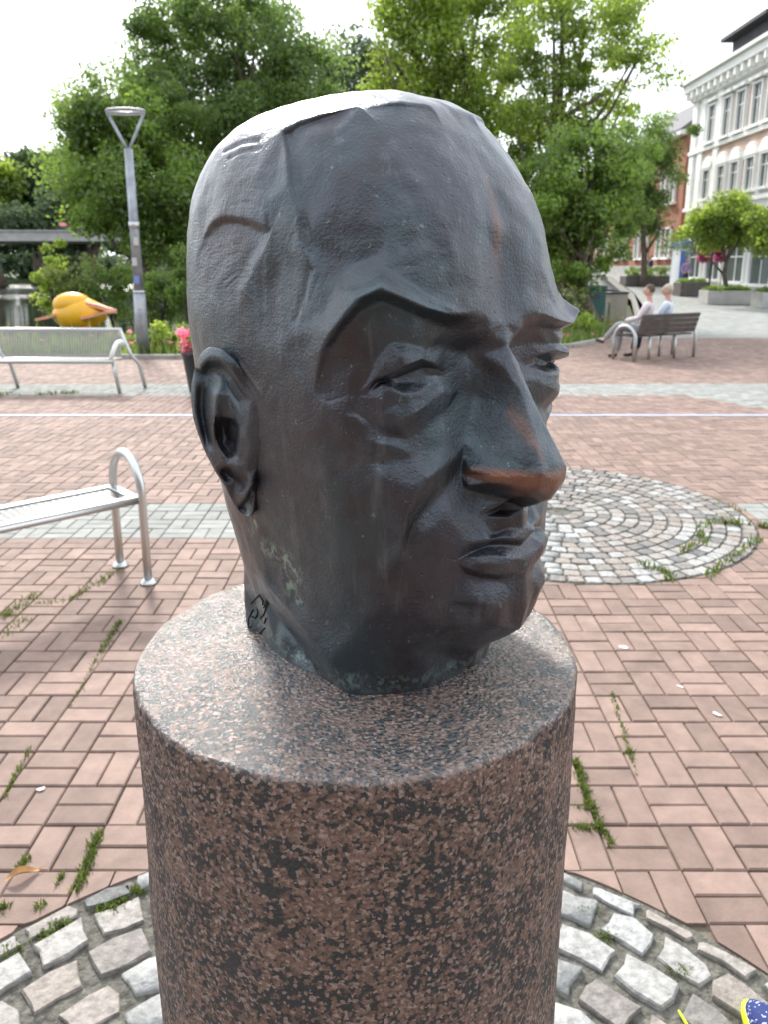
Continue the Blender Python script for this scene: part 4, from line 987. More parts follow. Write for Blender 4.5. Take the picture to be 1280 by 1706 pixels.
# tool marks: grooves and ridges modelled into the surface along strokes
STROKES = [([(478,222),(486,262),(489,305)],.0026,-1.6), ([(510,450),(497,490),(482,535)],.0026,-2.6), ([(524,458),(508,500),(498,520)],.0018,-1.5), ([(505,380),(512,425),(508,450)],.0022,-1.4), ([(372,250),(400,236),(425,232)],.0025,-2.2), ([(378,262),(405,250),(430,246)],.002,-1.6),
 ([(640,456),(672,476),(712,500),(750,514)],.0018,1.0), ([(632,497),(660,515),(690,540),(715,575)],.0018,.8), ([(740,420),(746,412),(748,395)],.004,.8), ([(640,450),(700,440),(745,412)],.003,-.5),
 ([(400,480),(418,500),(432,520)],.0015,.9), ([(452,690),(430,650),(398,607)],.002,1.2), ([(600,700),(640,728)],.002,-1.0), ([(684,290),(700,330),(690,380)],.004,.8), ([(700,220),(690,260),(700,290)],.004,-.8), ([(590,655),(560,664),(545,668)],.0015,-1.0), ([(668,820),(690,880),(684,910)],.003,-.8)]
for i in range(16):
    f_ = random.uniform(0, 1); a_ = random.uniform(-7, 7); t_ = i*5.2+random.uniform(-3, 3)
    STROKES.append(([(338+t_*.35, 418+t_+a_), (352+t_*.3, 402+t_+a_*.6), (372+t_*.2, 391+t_), (392, 387+t_-a_*.2), (414, 388+t_-a_*.4), (436-t_*.2, 398+t_-a_)][int(f_*2.2):random.choice([4, 5, 6])], random.uniform(.0009, .0018), random.uniform(-.55, -.1)))
for i in range(14):
    t_ = i*6+random.uniform(-3, 3); x_ = random.uniform(-14, 14)
    STROKES.append(([(388+x_, 262+t_+random.uniform(-3, 3)), (404+x_, 261+t_), (422+x_, 264+t_), (440+x_*.4, 272+t_+random.uniform(-3, 3))][random.choice([0, 0, 1]):], random.uniform(.0009, .0016), random.uniform(-.5, -.1)))
for i in range(12):
    u_ = random.uniform(330, 380); STROKES.append(([(u_, random.uniform(300, 340)), (u_-4, random.uniform(350, 380))], random.uniform(.001, .002), random.uniform(-.35, .35)))
for i in range(14):
    u_ = random.uniform(480, 560); v_ = random.uniform(330, 500); STROKES.append(([(u_, v_), (u_-18, v_+random.uniform(25, 50))], random.uniform(.001, .002), random.uniform(-.5, .3)))
def add_strokes(me):
    n = len(me.vertices); co = np.empty(n*3); me.vertices.foreach_get('co', co); co = co.reshape(-1, 3); no = np.empty(n*3); me.vertices.foreach_get('normal', no); no = no.reshape(-1, 3)
    L_ = np.stack([co@HR, co@HF, co[:, 2]], 1); dsp = np.zeros(n)
    for pts, wd, amp in STROKES:
        P = [bD(u, v, 3) for u, v in pts]
        for side in (1, -1):
            best = np.full(n, 9.0)
            for a, b in zip(P[:-1], P[1:]):
                a = a*np.array([side, 1, 1]); b = b*np.array([side, 1, 1]); ab = b-a; t = np.clip(((L_-a)@ab)/(ab@ab+1e-12), 0, 1); q = L_-a-t[:, None]*ab
                best = np.minimum(best, np.sqrt(q[:, 0]**2*.15+q[:, 1]**2*.5+q[:, 2]**2))
            dsp += amp/1000*np.exp(-(best/wd)**2)
    me.vertices.foreach_set('co', (co+no*dsp[:, None]).ravel().astype(np.float32)); me.update()
add_strokes(head_me)
for me in (head_me, ear_me, ear_me2): paint_wear(me); me.materials.append(M_bronze)
head = inst(head_me, 'bronze_head', None, tuple(HC)); tag(head, 'oversize dark bronze head of a stern man with bald brow, on the granite column', 'sculpture')
inst(ear_me, 'ear', head); inst(ear_me2, 'ear', head)
# the monogram's incised strokes, drawn as thin dark tubes on the neck
from mathutils.bvhtree import BVHTree
HBVH = BVHTree.FromPolygons([v.co for v in head_me.vertices], [p.vertices for p in head_me.polygons])
sg = MB()
for st in ([(418,1005),(432,991),(438,1002),(437,1008)], [(444,1001),(439,1012),(446,1003)], [(446,1003),(440,1022),(434,1030)], [(421,1016),(414,1030),(413,1045),(419,1044)], [(428,1014),(430,1020),(425,1030),(419,1027)], [(441,1046),(434,1054),(427,1058)], [(443,1030),(440,1038)]):
    P = []
    for a, b in zip(st[:-1], st[1:]):
        for k in range(5):
            t = k/4; dr = Vector(pray(a[0]+(b[0]-a[0])*t, a[1]+(b[1]-a[1])*t)).normalized(); h = HBVH.ray_cast(Vector(CAMP)-Vector(HC), dr)
            if h[0] is not None and (not P or (h[0]-P[-1]).length > .0008): P.append(h[0]+h[1]*.0002)
    if len(P) > 1: sg.tube(P, .0010, 5)
sgo = sg.build('monogram', mat('dark_stroke', (.012, .011, .011), .9), head)
# ------------------------------------------------------------------ benches
def mesh_panel(mb, o, ax, ay, L_, Wd, nx, ny, th=.004, bar=.006):
    """a welded grid: bars along ax (length L_) and ay (length Wd)"""
    ax = Vector(ax); ay = Vector(ay); nz_ = ax.cross(ay).normalized(); o = Vector(o)
    def bar_(p, d_, ln, side, b):
        a = p-side*b/2-nz_*th/2; vs = [a, a+side*b, a+side*b+nz_*th, a+nz_*th]; vs = vs+[v+d_*ln for v in vs]
        mb.add(vs, [(3, 2, 1, 0), (4, 5, 6, 7), (0, 1, 5, 4), (1, 2, 6, 5), (2, 3, 7, 6), (3, 0, 4, 7)])
    for i in range(ny): bar_(o+ay*Wd*(i+.5)/ny, ax, L_, ay, bar)
    for i in range(nx): bar_(o+ax*L_*(i+.5)/nx, ay, Wd, ax, bar)
def foot_disc(mb, x, y): mb.lathe([(.05, 0), (.05, .012), (.03, .03)], (x, y, 0), 14)
# near bench without a back, arch at its end
pf = at(247, 972); pr = at(200, 943); cross = (pr-pf); cross.z = 0; depth = cross.length; cross.normalize(); axis = Vector((-cross.y, cross.x, 0)); axis = axis if axis.x < 0 else -axis
nbm = empty('steel_bench', (pf.x, pf.y, 0)); tag(nbm, 'backless steel bench with grid seat and round arch end at the left', 'bench')
ZS = .505; LB = 1.9
def bench_end(par, off, sgn):
    mb = MB(); base = axis*off; pts = []
    H1 = .69-.5*depth*.85
    pts = [base+Vector((0, 0, 0)), base+Vector((0, 0, .3)), base+Vector((0, 0, H1))]
    for i in range(1, 12):
        a = PI*i/12; pts.append(base+cross*(depth*.5*(1-math.cos(a)))+Vector((0, 0, H1+math.sin(a)*.225)))
    pts += [base+cross*depth+Vector((0, 0, H1)), base+cross*depth+Vector((0, 0, .3)), base+cross*depth]
    mb.tube(pts, .024, 12); foot_disc(mb, pts[0].x, pts[0].y); foot_disc(mb, pts[-1].x, pts[-1].y)
    return mb.build('arch_leg', M_steel, par)
bench_end(nbm, 0, 1); bench_end(nbm, LB, 1)
fr = MB(); a0 = axis*.03; z_ = Vector((0, 0, ZS))
for k in (.05, .95): fr.tube([axis*(-.005)+cross*depth*k+z_, axis*(LB)+cross*depth*k+z_], .021, 8)
for k in (.035, LB-.035): fr.tube([axis*k+cross*depth*.05+z_, axis*k+cross*depth*.95+z_], .021, 8)
def flatbar(mb, a, b, wd, th, zt):
    d_ = (b-a); L_ = d_.length; c = (a+b)/2; mb.box((c.x, c.y, zt-th/2), (L_, wd, th), math.atan2(d_.y, d_.x), .003)
for k in (.09, .91): flatbar(fr, axis*0+cross*depth*k, axis*LB+cross*depth*k, .055, .012, ZS+.026)
for k in (.03, LB-.03): flatbar(fr, axis*k+cross*depth*.15, axis*k+cross*depth*.85, .055, .012, ZS+.0258)
fr.build('seat_frame', M_steel, nbm)
gp = MB(); mesh_panel(gp, axis*.06+cross*depth*.15+Vector((0, 0, ZS+.014)), axis, cross, LB-.12, depth*.70, 46, 14, .004, .0065); gp.build('seat_grid', mat('grid_steel', (.20, .21, .21), .4, .9), nbm)
und = MB(); mesh_panel(und, axis*.06+cross*depth*.15+Vector((0, 0, ZS-.008)), axis, cross, LB-.12, depth*.70, 4, 2, .012, .03); und.build('seat_bearer', M_steelw, nbm)
# far bench with perforated back, facing us
pA = at(190, 655); fb = empty('steel_bench', (pA.x, pA.y, 0)); tag(fb, 'long steel bench with perforated backrest in front of the planted kerb at the left', 'bench')
LF = 3.9
for x in (0, -LF/2, -LF):
    mb = MB(); mb.tube([(x+.08, 0, 0), (x+.03, .02, .3), (x, .06, .46)], .028, 10); mb.tube([(x+.30, .52, 0), (x+.24, .49, .36), (x+.14, .44, .52), (x-.02, .52, .88)], .028, 10)
    mb.build('leg', M_steelw, fb); ar = MB()
    ar.tube([(x+.03, .45, .66), (x+.04, .35, .72), (x+.05, .15, .72), (x+.05, .05, .68), (x+.02, 0, .58), (x-.03, .03, .47)], .032, 10); ar.build('armrest', M_white, fb)
mb = MB(); mb.tube([(.02, 0, .46), (-LF-.02, 0, .46)], .03, 8); mb.tube([(.0, .46, .45), (-LF, .46, .45)], .025, 8); mb.build('seat_rail', M_steelw, fb)
mb = MB(); mesh_panel(mb, (-LF, .03, .475), (1, 0, 0), (0, 1, 0), LF, .40, 90, 9, .004, .016); mb.build('seat_grid', M_steelw, fb)
mb = MB(); mb.tube([(.0, .53, .88), (-LF, .53, .88)], .03, 8); mb.build('back_rail', M_steelw, fb)
mb = MB(); mesh_panel(mb, (-LF, .45, .50), (1, 0, 0), (0, .17, .98), LF, .37, 100, 11, .004, .014); mb.build('back_grid', M_steelw, fb)
mb = MB(); mb.box((-3.05, .50, .80), (.30, .012, .10)); mb.build('plate', mat('brown_plate', (.17, .13, .11), .6), fb)
# bench with two people, seen from behind
M_wood = mat('dark_bench_slat', (.10, .085, .076), .6, vary=.3, vscale=6)
q0 = at(1057, 603); ax2 = Vector((.86, .51, 0)); fr2 = Vector((-.51, .86, 0))
ob = empty('wooden_bench', (q0.x, q0.y, 0)); tag(ob, 'dark slatted bench with round arch arms and two seated people', 'bench')
L2 = 1.75
def O(a, b, z): return ax2*a+fr2*b+Vector((0, 0, z))
for a in (0, L2):
    mb = MB(); pts = [O(a, 0, 0), O(a, 0, .35)]
    for i in range(0, 11): t = PI*i/10; pts.append(O(a, .27-.27*math.cos(t), .42+.26*math.sin(t)))
    pts += [O(a, .54, .35), O(a, .54, 0)]; mb.tube(pts, .035, 8); mb.build('arch_arm', M_steelw, ob)
for a in (.5, 1.25):
    mb = MB(); mb.tube([O(a, .08, 0), O(a, .08, .46)], .028, 8); mb.build('leg', M_steelw, ob); mb = MB(); mb.tube([O(a, .46, 0), O(a, .46, .46)], .028, 8); mb.build('leg', M_steelw, ob)
def slat(par, a0, a1, b, z, wd, th, tilt):
    vs = []
    dn = fr2*math.cos(tilt)+Vector((0, 0, math.sin(tilt))); up = Vector((0, 0, math.cos(tilt)))-fr2*math.sin(tilt)
    for a in (a0, a1):
        for s, k in ((-1, -1), (1, -1), (1, 1), (-1, 1)): vs.append(O(a, b, z)+dn*s*wd/2+up*k*th/2)
    MB().add(vs, [(3, 2, 1, 0), (4, 5, 6, 7), (0, 1, 5, 4), (1, 2, 6, 5), (2, 3, 7, 6), (3, 0, 4, 7)]).build('slat', M_wood, par)
for k in range(5): slat(ob, .04, L2-.04, .10+k*.095, .48, .08, .03, 0)
for k in range(4): slat(ob, .04, L2-.04, -.005-k*.028, .57+k*.098, .088, .03, PI/2+.28)
# ------------------------------------------------------------------ people
def skin_mesh(name, verts, edges, radii, m, parent, sub=2, root=0):
    me = bpy.data.meshes.new(name); me.from_pydata([tuple(v) for v in verts], edges, []); o = bpy.data.objects.new(name, me); link(o)
    o.modifiers.new('skin', 'SKIN'); ss = me.skin_vertices[0].data
    for i, r in enumerate(radii):
        r = r if isinstance(r, tuple) else (r, r); ss[i].radius = r; ss[i].use_root = (i == root)
    sb = o.modifiers.new('sub', 'SUBSURF'); sb.levels = sub; sb.render_levels = sub
    dg = bpy.context.evaluated_depsgraph_get(); dg.update(); ev = o.evaluated_get(dg); me2 = bpy.data.meshes.new_from_object(ev)
    o.modifiers.clear(); old = o.data; o.data = me2; me2.name = name; bpy.data.meshes.remove(old); me2.materials.clear(); me2.materials.append(m)
    me2.polygons.foreach_set('use_smooth', [True]*len(me2.polygons)); o.parent = parent; return o
M_skin = mat('skin', (.50, .30, .22), .55); M_pants = mat('grey_trousers', (.30, .31, .34), .85); M_navy = mat('navy_trousers', (.035, .045, .08), .85)
M_shirt = mat('pale_pink_shirt', (.66, .60, .63), .85, vary=.1, vscale=20); M_shirt2 = mat('light_blue_shirt', (.62, .70, .82), .85, vary=.12, vscale=25); M_lilac = mat('lilac_jacket', (.34, .24, .42), .85)
M_shoe = mat('dark_shoe', (.03, .028, .028), .5); M_hair1 = mat('grey_brown_hair', (.10, .075, .06), .8, vary=.3, vscale=40); M_hair2 = mat('blond_grey_hair', (.46, .40, .31), .8, vary=.3, vscale=40)
def person(label, base, fwd, J, ms, hair, group=None, s=1.0):
    """J: joints in (side, forward, up); one body surface with clothes over it"""
    e = empty('person', base); tag(e, label, 'person', group); f = Vector(fwd).normalized(); sd_ = f.cross(Vector((0, 0, 1)))
    def T(p): return (sd_*p[0]+f*p[1]+Vector((0, 0, p[2])))*s
    P = {k: T(v) for k, v in J.items()}
    names = ['pelvis', 'chest', 'neck', 'head', 'shl', 'ell', 'hal', 'shr', 'elr', 'har', 'hpl', 'knl', 'anl', 'tol', 'hpr', 'knr', 'anr', 'tor']
    rad = dict(pelvis=(.13, .10), chest=(.145, .105), neck=.052, head=.072, shl=.055, ell=.04, hal=.026, shr=.055, elr=.04, har=.026, hpl=.085, knl=.056, anl=.038, tol=.03, hpr=.085, knr=.056, anr=.038, tor=.03)
    E = [('pelvis','chest'),('chest','neck'),('neck','head'),('chest','shl'),('shl','ell'),('ell','hal'),('chest','shr'),('shr','elr'),('elr','har'),('pelvis','hpl'),('hpl','knl'),('knl','anl'),('anl','tol'),('pelvis','hpr'),('hpr','knr'),('knr','anr'),('anr','tor')]
    def chain(nm, ns, ed, k, m, add=0.0):
        rr = []
        for q in ns:
            r = rad[q]; rr.append(tuple((x*k+add)*s for x in r) if isinstance(r, tuple) else (r*k+add)*s)
        return skin_mesh(nm, [P[q] for q in ns], [(ns.index(a), ns.index(b)) for a, b in ed], rr, m, e, 2)
    body = chain('body', names, E, .92, M_skin)
    shirt = ['pelvis', 'chest', 'shl', 'ell', 'shr', 'elr']; P['ell2'] = P['ell'].lerp(P['hal'], ms[3]); P['elr2'] = P['elr'].lerp(P['har'], ms[3]); rad['ell2'] = rad['elr2'] = .036; P['nk2'] = P['chest'].lerp(P['neck'], .75); rad['nk2'] = .065
    chain('shirt', shirt+['ell2', 'elr2', 'nk2'], [('pelvis','chest'),('chest','shl'),('shl','ell'),('ell','ell2'),('chest','shr'),('shr','elr'),('elr','elr2'),('chest','nk2')], 1.02, ms[0], .012)
    P['anl2'] = P['knl'].lerp(P['anl'], .9); P['anr2'] = P['knr'].lerp(P['anr'], .9); rad['anl2'] = rad['anr2'] = .05; P['wst'] = P['pelvis'].lerp(P['chest'], .25); rad['wst'] = (.13, .10)
    chain('trousers', ['pelvis', 'hpl', 'knl', 'anl2', 'hpr', 'knr', 'anr2', 'wst'], [('pelvis','wst'),('pelvis','hpl'),('hpl','knl'),('knl','anl2'),('pelvis','hpr'),('hpr','knr'),('knr','anr2')], 1.03, ms[1], .010)
    for a, b in (('anl', 'tol'), ('anr', 'tor')):
        d_ = (P[b]-P[a]); skin_mesh('shoe', [P[a]-d_*.12+Vector((0, 0, -.03*s)), P[a].lerp(P[b], .6)+Vector((0, 0, -.01*s)), P[b]+d_*.1], [(0, 1), (1, 2)], [.045*s, .042*s, .034*s], ms[2], e, 1)
    # head: skull, face features, hair
    hd = P['head']; ff = J.get('look', (0, 1, 0)); lk = (sd_*ff[0]+f*ff[1]).normalized(); ls = lk.cross(Vector((0, 0, 1)))
    def hq(q): return ls*q.x+lk*q.y+Vector((0, 0, q.z))
    fm = MB(); fm.ellipsoid(hd+Vector((0, 0, .045*s)), (.076*s, .098*s, .118*s), 16, 12, lambda q: hq(q)); fm.ellipsoid(hd+lk*.10*s+Vector((0, 0, .03*s)), (.014*s, .02*s, .026*s), 8, 6, lambda q: hq(q))
    for k in (-1, 1): fm.ellipsoid(hd+ls*k*.078*s+Vector((0, 0, .035*s)), (.012*s, .022*s, .034*s), 8, 6, lambda q: hq(q))
    fm.ellipsoid(hd+lk*.088*s+Vector((0, 0, -.02*s)), (.022*s, .01*s, .006*s), 8, 6, lambda q: hq(q)); fm.build('face', M_skin, e)
    em = MB()
    for k in (-1, 1): em.ellipsoid(hd+lk*.09*s+ls*k*.03*s+Vector((0, 0, .055*s)), (.011*s, .006*s, .006*s), 8, 6, lambda q: hq(q))
    em.build('eyes', M_shoe, e)
    hm = MB(); hm.ellipsoid(hd-lk*.018*s+Vector((0, 0, .075*s)), (.084*s, .098*s, .105*s), 16, 12, lambda q: hq(Vector((q.x, q.y, max(q.z, -.06*s if q.y < .02*s else .035*s)))) ); hm.build('hair', hair, e)
    return e
SEAT = .50
def seated(dx, lean, cross_leg):
    J = dict(pelvis=(0, 0, SEAT+.12), chest=(0, -.02+lean*.5, SEAT+.50), neck=(0, .01+lean, SEAT+.70), head=(0, .05+lean*1.2, SEAT+.80),
             shl=(.19, -.01+lean*.7, SEAT+.60), ell=(.23, .10+lean*.6, SEAT+.34), hal=(.14, .34, SEAT+.26), shr=(-.19, -.01+lean*.7, SEAT+.60), elr=(-.23, .10+lean*.6, SEAT+.34), har=(-.10, .36, SEAT+.26),
             hpl=(.10, .04, SEAT+.09), knl=(.12, .47, SEAT+.10), anl=(.12, .52, .09), tol=(.13, .68, .04), hpr=(-.10, .04, SEAT+.09), knr=(-.11, .47, SEAT+.10), anr=(-.10, .56, .09), tor=(-.10, .72, .04))
    if cross_leg: J.update(knr=(-.04, .48, SEAT+.20), anr=(.12, .80, SEAT-.16), tor=(.14, .96, SEAT-.15))
    J['look'] = (-.15, 1, 0); return J
for (a, lab, lean, cr, ms, hr) in ((.40, 'seated man with short brown hair, pale pink shirt and grey trousers, legs crossed', -.08, True, (M_shirt, M_pants, M_shoe, .9), M_hair1),
                                   (.98, 'seated person with light hair and pale blue shirt, right of the man in pink', -.05, False, (M_shirt2, M_navy, M_shoe, .1), M_hair2)):
    b = Vector((q0.x, q0.y, 0))+ax2*a+fr2*.17
    person(lab, b, Vector((-.86, .50, 0)), seated(0, lean, cr), ms, hr, 'people sitting on the bench', 1.0)
st_ = dict(pelvis=(0, 0, .93), chest=(0, .02, 1.28), neck=(0, .03, 1.47), head=(0, .05, 1.57), shl=(.19, .02, 1.40), ell=(.25, -.04, 1.12), hal=(.25, .08, .88), shr=(-.19, .02, 1.40), elr=(-.25, .02, 1.12), har=(-.24, .16, .92),
           hpl=(.10, 0, .88), knl=(.10, .12, .48), anl=(.10, .02, .09), tol=(.1, .18, .04), hpr=(-.10, 0, .88), knr=(-.1, .0, .47), anr=(-.1, -.22, .12), tor=(-.1, -.10, .05))
pw = atY(1141, 480, 42); person('far walker in lilac jacket and dark blue trousers beside the blue-topped pillar', (pw.x, 42, zs(42)), (.35, -1, 0), st_, (M_lilac, M_navy, M_shoe, .95), M_hair1)
pw = atY(1083, 470, 50); person('distant person in dark clothes beside the clipped hedge', (pw.x, 50, zs(50)), (-1, -.2, 0), st_, (M_navy, M_navy, M_shoe, .95), M_hair1)
# ------------------------------------------------------------------ street lamp
bl = at(239, 593); lp = empty('street_lamp', (bl.x, bl.y, 0)); tag(lp, 'grey street lamp with forked top carrying a flat ring light', 'lamp')
zf = atY(216, 248, bl.y).z; zr = atY(214, 187, bl.y).z
mb = MB(); mb.tube([(0, 0, -.1), (0, 0, .8), (0, 0, 1.3)], [.135, .125, .115], 14); mb.tube([(0, 0, 1.3), (0, 0, 2.6), (0, 0, zf)], [.10, .09, .08], 14); mb.build('pole', M_galv, lp)
mb = MB(); mb.lathe([(.104, 0), (.104, .12)], (0, 0, 2.55), 14); mb.build('band', M_steelw, lp); mb = MB(); mb.lathe([(.12, 0), (.12, .05)], (0, 0, 1.28), 14); mb.build('band', M_steelw, lp)
for s_ in (-1, 1): mb = MB(); mb.tube([(0, 0, zf-.05), (s_*.10, 0, zf+.14), (s_*.36, 0, zr)], .030, 8); mb.build('fork_arm', M_galv, lp)
mb = MB(); R_ = .36; mb.tube([(R_*math.cos(2*PI*i/32), .6*R_*math.sin(2*PI*i/32), zr+.02) for i in range(32)], .032, 8, True); mb.build('ring_light', M_galv, lp)
mb = MB(); mb.tube([(R_*math.cos(2*PI*i/32), .6*R_*math.sin(2*PI*i/32), zr-.008) for i in range(32)], .014, 6, True); mb.build('diffuser', M_white, lp)
for k, (z, c) in enumerate(((1.9, (.5, .5, .52)), (1.55, (.20, .25, .55)), (1.05, (.55, .55, .56)), (2.3, (.52, .52, .5)))):
    mb = MB(); mb.box((-.015+.02*k, -.105 if z > 1.3 else -.131, z), (.10, .012, .16)); mb.build('sticker', mat('sticker_paper', c, .8), lp)
# ------------------------------------------------------------------ flower tub left of the head
tb = empty('flower_tub', (-2.66, 11.35, 0)); tag(tb, 'dark tapered tub of pink and magenta flowers beside the bronze ear', 'flower tub')
mb = MB(); mb.lathe([(.21, 0), (.22, .02), (.29, .56), (.305, .56), (.305, .62), (.27, .62), (.26, .56)], (0, 0, 0), 24); mb.build('tub', M_dark, tb)
leaves('foliage', [(np.array([random.uniform(-.22, .22), random.uniform(-.2, .2), .70+random.uniform(-.05, .1)]), .13) for _ in range(14)], 40, .07, M_leaf['mid'], tb)
leaves('flowers', [(np.array([random.uniform(-.32, .25), random.uniform(-.25, .2), .74+random.uniform(-.14, .17)]), .08) for _ in range(30)], 26, .055, M_leaf['pink'], tb)['kind'] = 'stuff'
leaves('magenta_flowers', [(np.array([random.uniform(-.3, .2), random.uniform(-.25, .2), .70+random.uniform(-.12, .14)]), .07) for _ in range(12)], 26, .055, M_leaf['magenta'], tb)['kind'] = 'stuff'
# ------------------------------------------------------------------ yellow bird figure on the water
M_yel = mat('yellow_gloss', (.80, .42, .02), .35, vary=.1, vscale=3); M_org = mat('orange_gloss', (.70, .20, .08), .4, vary=.2, vscale=5); M_sal = mat('salmon_wing', (.70, .33, .20), .5, vary=.15, vscale=4)
pb = atY(132, 520, 20.5); bd = empty('float_figure', (pb.x, 20.5, -.55)); tag(bd, 'big round yellow figure with orange wings on both sides, standing at the water', 'figure'); zc = pb.z+.55
mb = MB(); mb.ellipsoid((0, 0, zc-.06), (.70, .50, .40), 24, 16, lambda q: Vector((q.x+.05*q.z, q.y*(1-.25*abs(q.x)), q.z*(1.0+.12*math.cos(q.x*2.4))))); mb.ellipsoid((-.16, 0, zc+.20), (.50, .40, .31), 20, 12); mb.build('body', M_yel, bd)
mb = MB(); vs = []; 
def blade3(mb, pts, wd, th):
    V = []
    for (x, y, z), w_ in zip(pts, wd): V += [(x, y-w_, z-th), (x, y+w_, z-th), (x, y+w_, z+th), (x, y-w_, z+th)]
    F = [(3, 2, 1, 0)]+[(4*i+a, 4*i+(a+1) % 4, 4*i+4+(a+1) % 4, 4*i+4+a) for i in range(len(pts)-1) for a in range(4)]+[tuple(4*(len(pts)-1)+a for a in range(4))]
    mb.add(V, F)
blade3(mb, [(.30, -.15, zc+.22), (.55, -.16, zc+.17), (.80, -.15, zc+.08), (1.02, -.15, zc+.02)], [.16, .15, .10, .02], .05); mb.build('wing', M_sal, bd)
mb = MB(); blade3(mb, [(.20, -.40, zc-.13), (.55, -.46, zc-.06), (.85, -.42, zc+.02), (1.10, -.38, zc+.04)], [.10, .13, .10, .02], .035); mb.build('wing', M_sal, bd)
mb = MB(); blade3(mb, [(-.45, -.2, zc-.05), (-.75, -.24, zc-.12), (-1.05, -.26, zc-.18)], [.12, .10, .05], .035); mb.build('wing', M_sal, bd)
mb = MB(); mb.ellipsoid((.10, -.02, zc-.33), (.34, .34, .14), 18, 10); mb.build('belly', M_org, bd)
mb = MB(); mb.ellipsoid((.30, -.30, zc+.14), (.045, .03, .045), 10, 8); mb.build('spot', M_dark, bd)
mb = MB(); mb.tube([(.05, 0, 0), (.05, 0, zc-.3)], .12, 10); mb.lathe([(.3, -.05), (.3, .06)], (.05, 0, .08), 14); mb.build('post', M_dark, bd)
# ------------------------------------------------------------------ bins, planters, street things at the right
M_green = mat('green_bin_plastic', (.012, .085, .070), .5); M_tan = mat('tan_bin', (.30, .27, .22), .7, vary=.15, vscale=6)
p = at(1000, 548); gb = empty('litter_bin', (p.x-.1, p.y+.4, 0)); tag(gb, 'dark green litter bin at the kerb, before the tree', 'litter bin', 'litter bins at the kerb')
mb = MB(); mb.box((0, 0, .62), (.50, .45, 1.1), .2, .05); mb.build('body', M_green, gb); mb = MB(); mb.box((0, 0, 1.21), (.56, .5, .10), .2, .03); mb.build('lid', M_green, gb); mb = MB(); mb.box((-.05, -.235, .95), (.3, .03, .14), .2); mb.build('slot', M_dark, gb)
mb = MB(); mb.tube([(0, 0, 0), (0, 0, .1)], .06, 8); mb.build('foot', M_dark, gb)
p = at(1028, 540); gb = empty('litter_bin', (p.x+.1, p.y+.5, 0)); tag(gb, 'square tan litter bin right of the green one', 'litter bin', 'litter bins at the kerb')
mb = MB(); mb.box((0, 0, .5), (.55, .5, .9), .1, .02); mb.build('body', M_tan, gb); mb = MB(); mb.box((0, 0, .985), (.6, .55, .07), .1, .02); mb.build('lid', M_dark, gb); mb = MB(); mb.box((-.335, 0, .45), (.06, .3, .5), .1); mb.build('side_panel', M_steelw, gb)
for k in (-1, 1): mb = MB(); mb.box((k*.2, 0, .025), (.06, .4, .05), .1); mb.build('foot', M_dark, gb)
def planter(u, Y, wx, wy, h, label, m, hedge=.25):
    x = atY(u, 470, Y).x; e = empty('stone_planter', (x, Y, zs(Y))); tag(e, label, 'planter', 'stone planters along the street')
    mb = MB(); t = .12
    for sx in (-1, 1): mb.box((sx*(wx/2-t/2), 0, h/2), (t, wy, h), 0, .02)
    for sy in (-1, 1): mb.box((0, sy*(wy/2-t/2), h/2-.004), (wx-2*t-.002, t, h-.008), 0, .02)
    mb.build('box', m, e); mb = MB(); mb.box((0, 0, h-.12), (wx-2*t, wy-2*t, .1)); mb.build('earth', M_soil, e)
    leaves('plants', [(np.array([random.uniform(-wx/2+.1, wx/2-.1), random.uniform(-wy/2+.1, wy/2-.1), h+random.uniform(-.05, hedge)]), .16) for _ in range(int(30*wx))], 45, .08, M_leaf['mid'], e); return e
planter(1213, 33, 1.9, 1.0, .55, 'low stone planter round the small fresh green street tree', M_conc, .12)
planter(1305, 31, 1.9, 1.0, .60, 'stone planter at the right picture edge', M_conc, .12)
planter(1152, 38, 1.3, 1.0, .65, 'dark planter box near the walker in lilac', M_wood, .1)
planter(1075, 47, 2.6, 1.2, .6, 'low clipped hedge in a box under the dark crowned street tree', M_wood, .45)
for (u, Y, ru, h) in ((1180, 35, .15, 'a'), ):
    x = atY(1186, 440, Y).x; e = empty('flower_lamp', (x, Y, zs(Y))); tag(e, 'lamp pole with white globe and two hanging baskets of magenta flowers', 'lamp')
    zt = zat(1188, 392, Y)-zs(Y); zb_ = zat(1180, 424, Y)-zs(Y)
    mb = MB(); mb.tube([(0, 0, 0), (0, 0, zt-.1)], .045, 8); mb.build('pole', M_dark, e); mb = MB(); mb.ellipsoid((0, 0, zt+.12), (.24, .24, .26), 14, 10); mb.build('globe', M_white, e)
    for s_ in (-1, 1):
        mb = MB(); mb.tube([(0, 0, zb_+.5), (s_*.25, 0, zb_+.55), (s_*.38, 0, zb_+.35)], .02, 6); mb.build('basket_arm', M_dark, e)
        leaves('flower_basket', [(np.array([s_*.38+random.uniform(-.2, .2), random.uniform(-.2, .2), zb_+random.uniform(-.25, .2)]), .2) for _ in range(16)], 45, .09, M_leaf['magenta'], e)
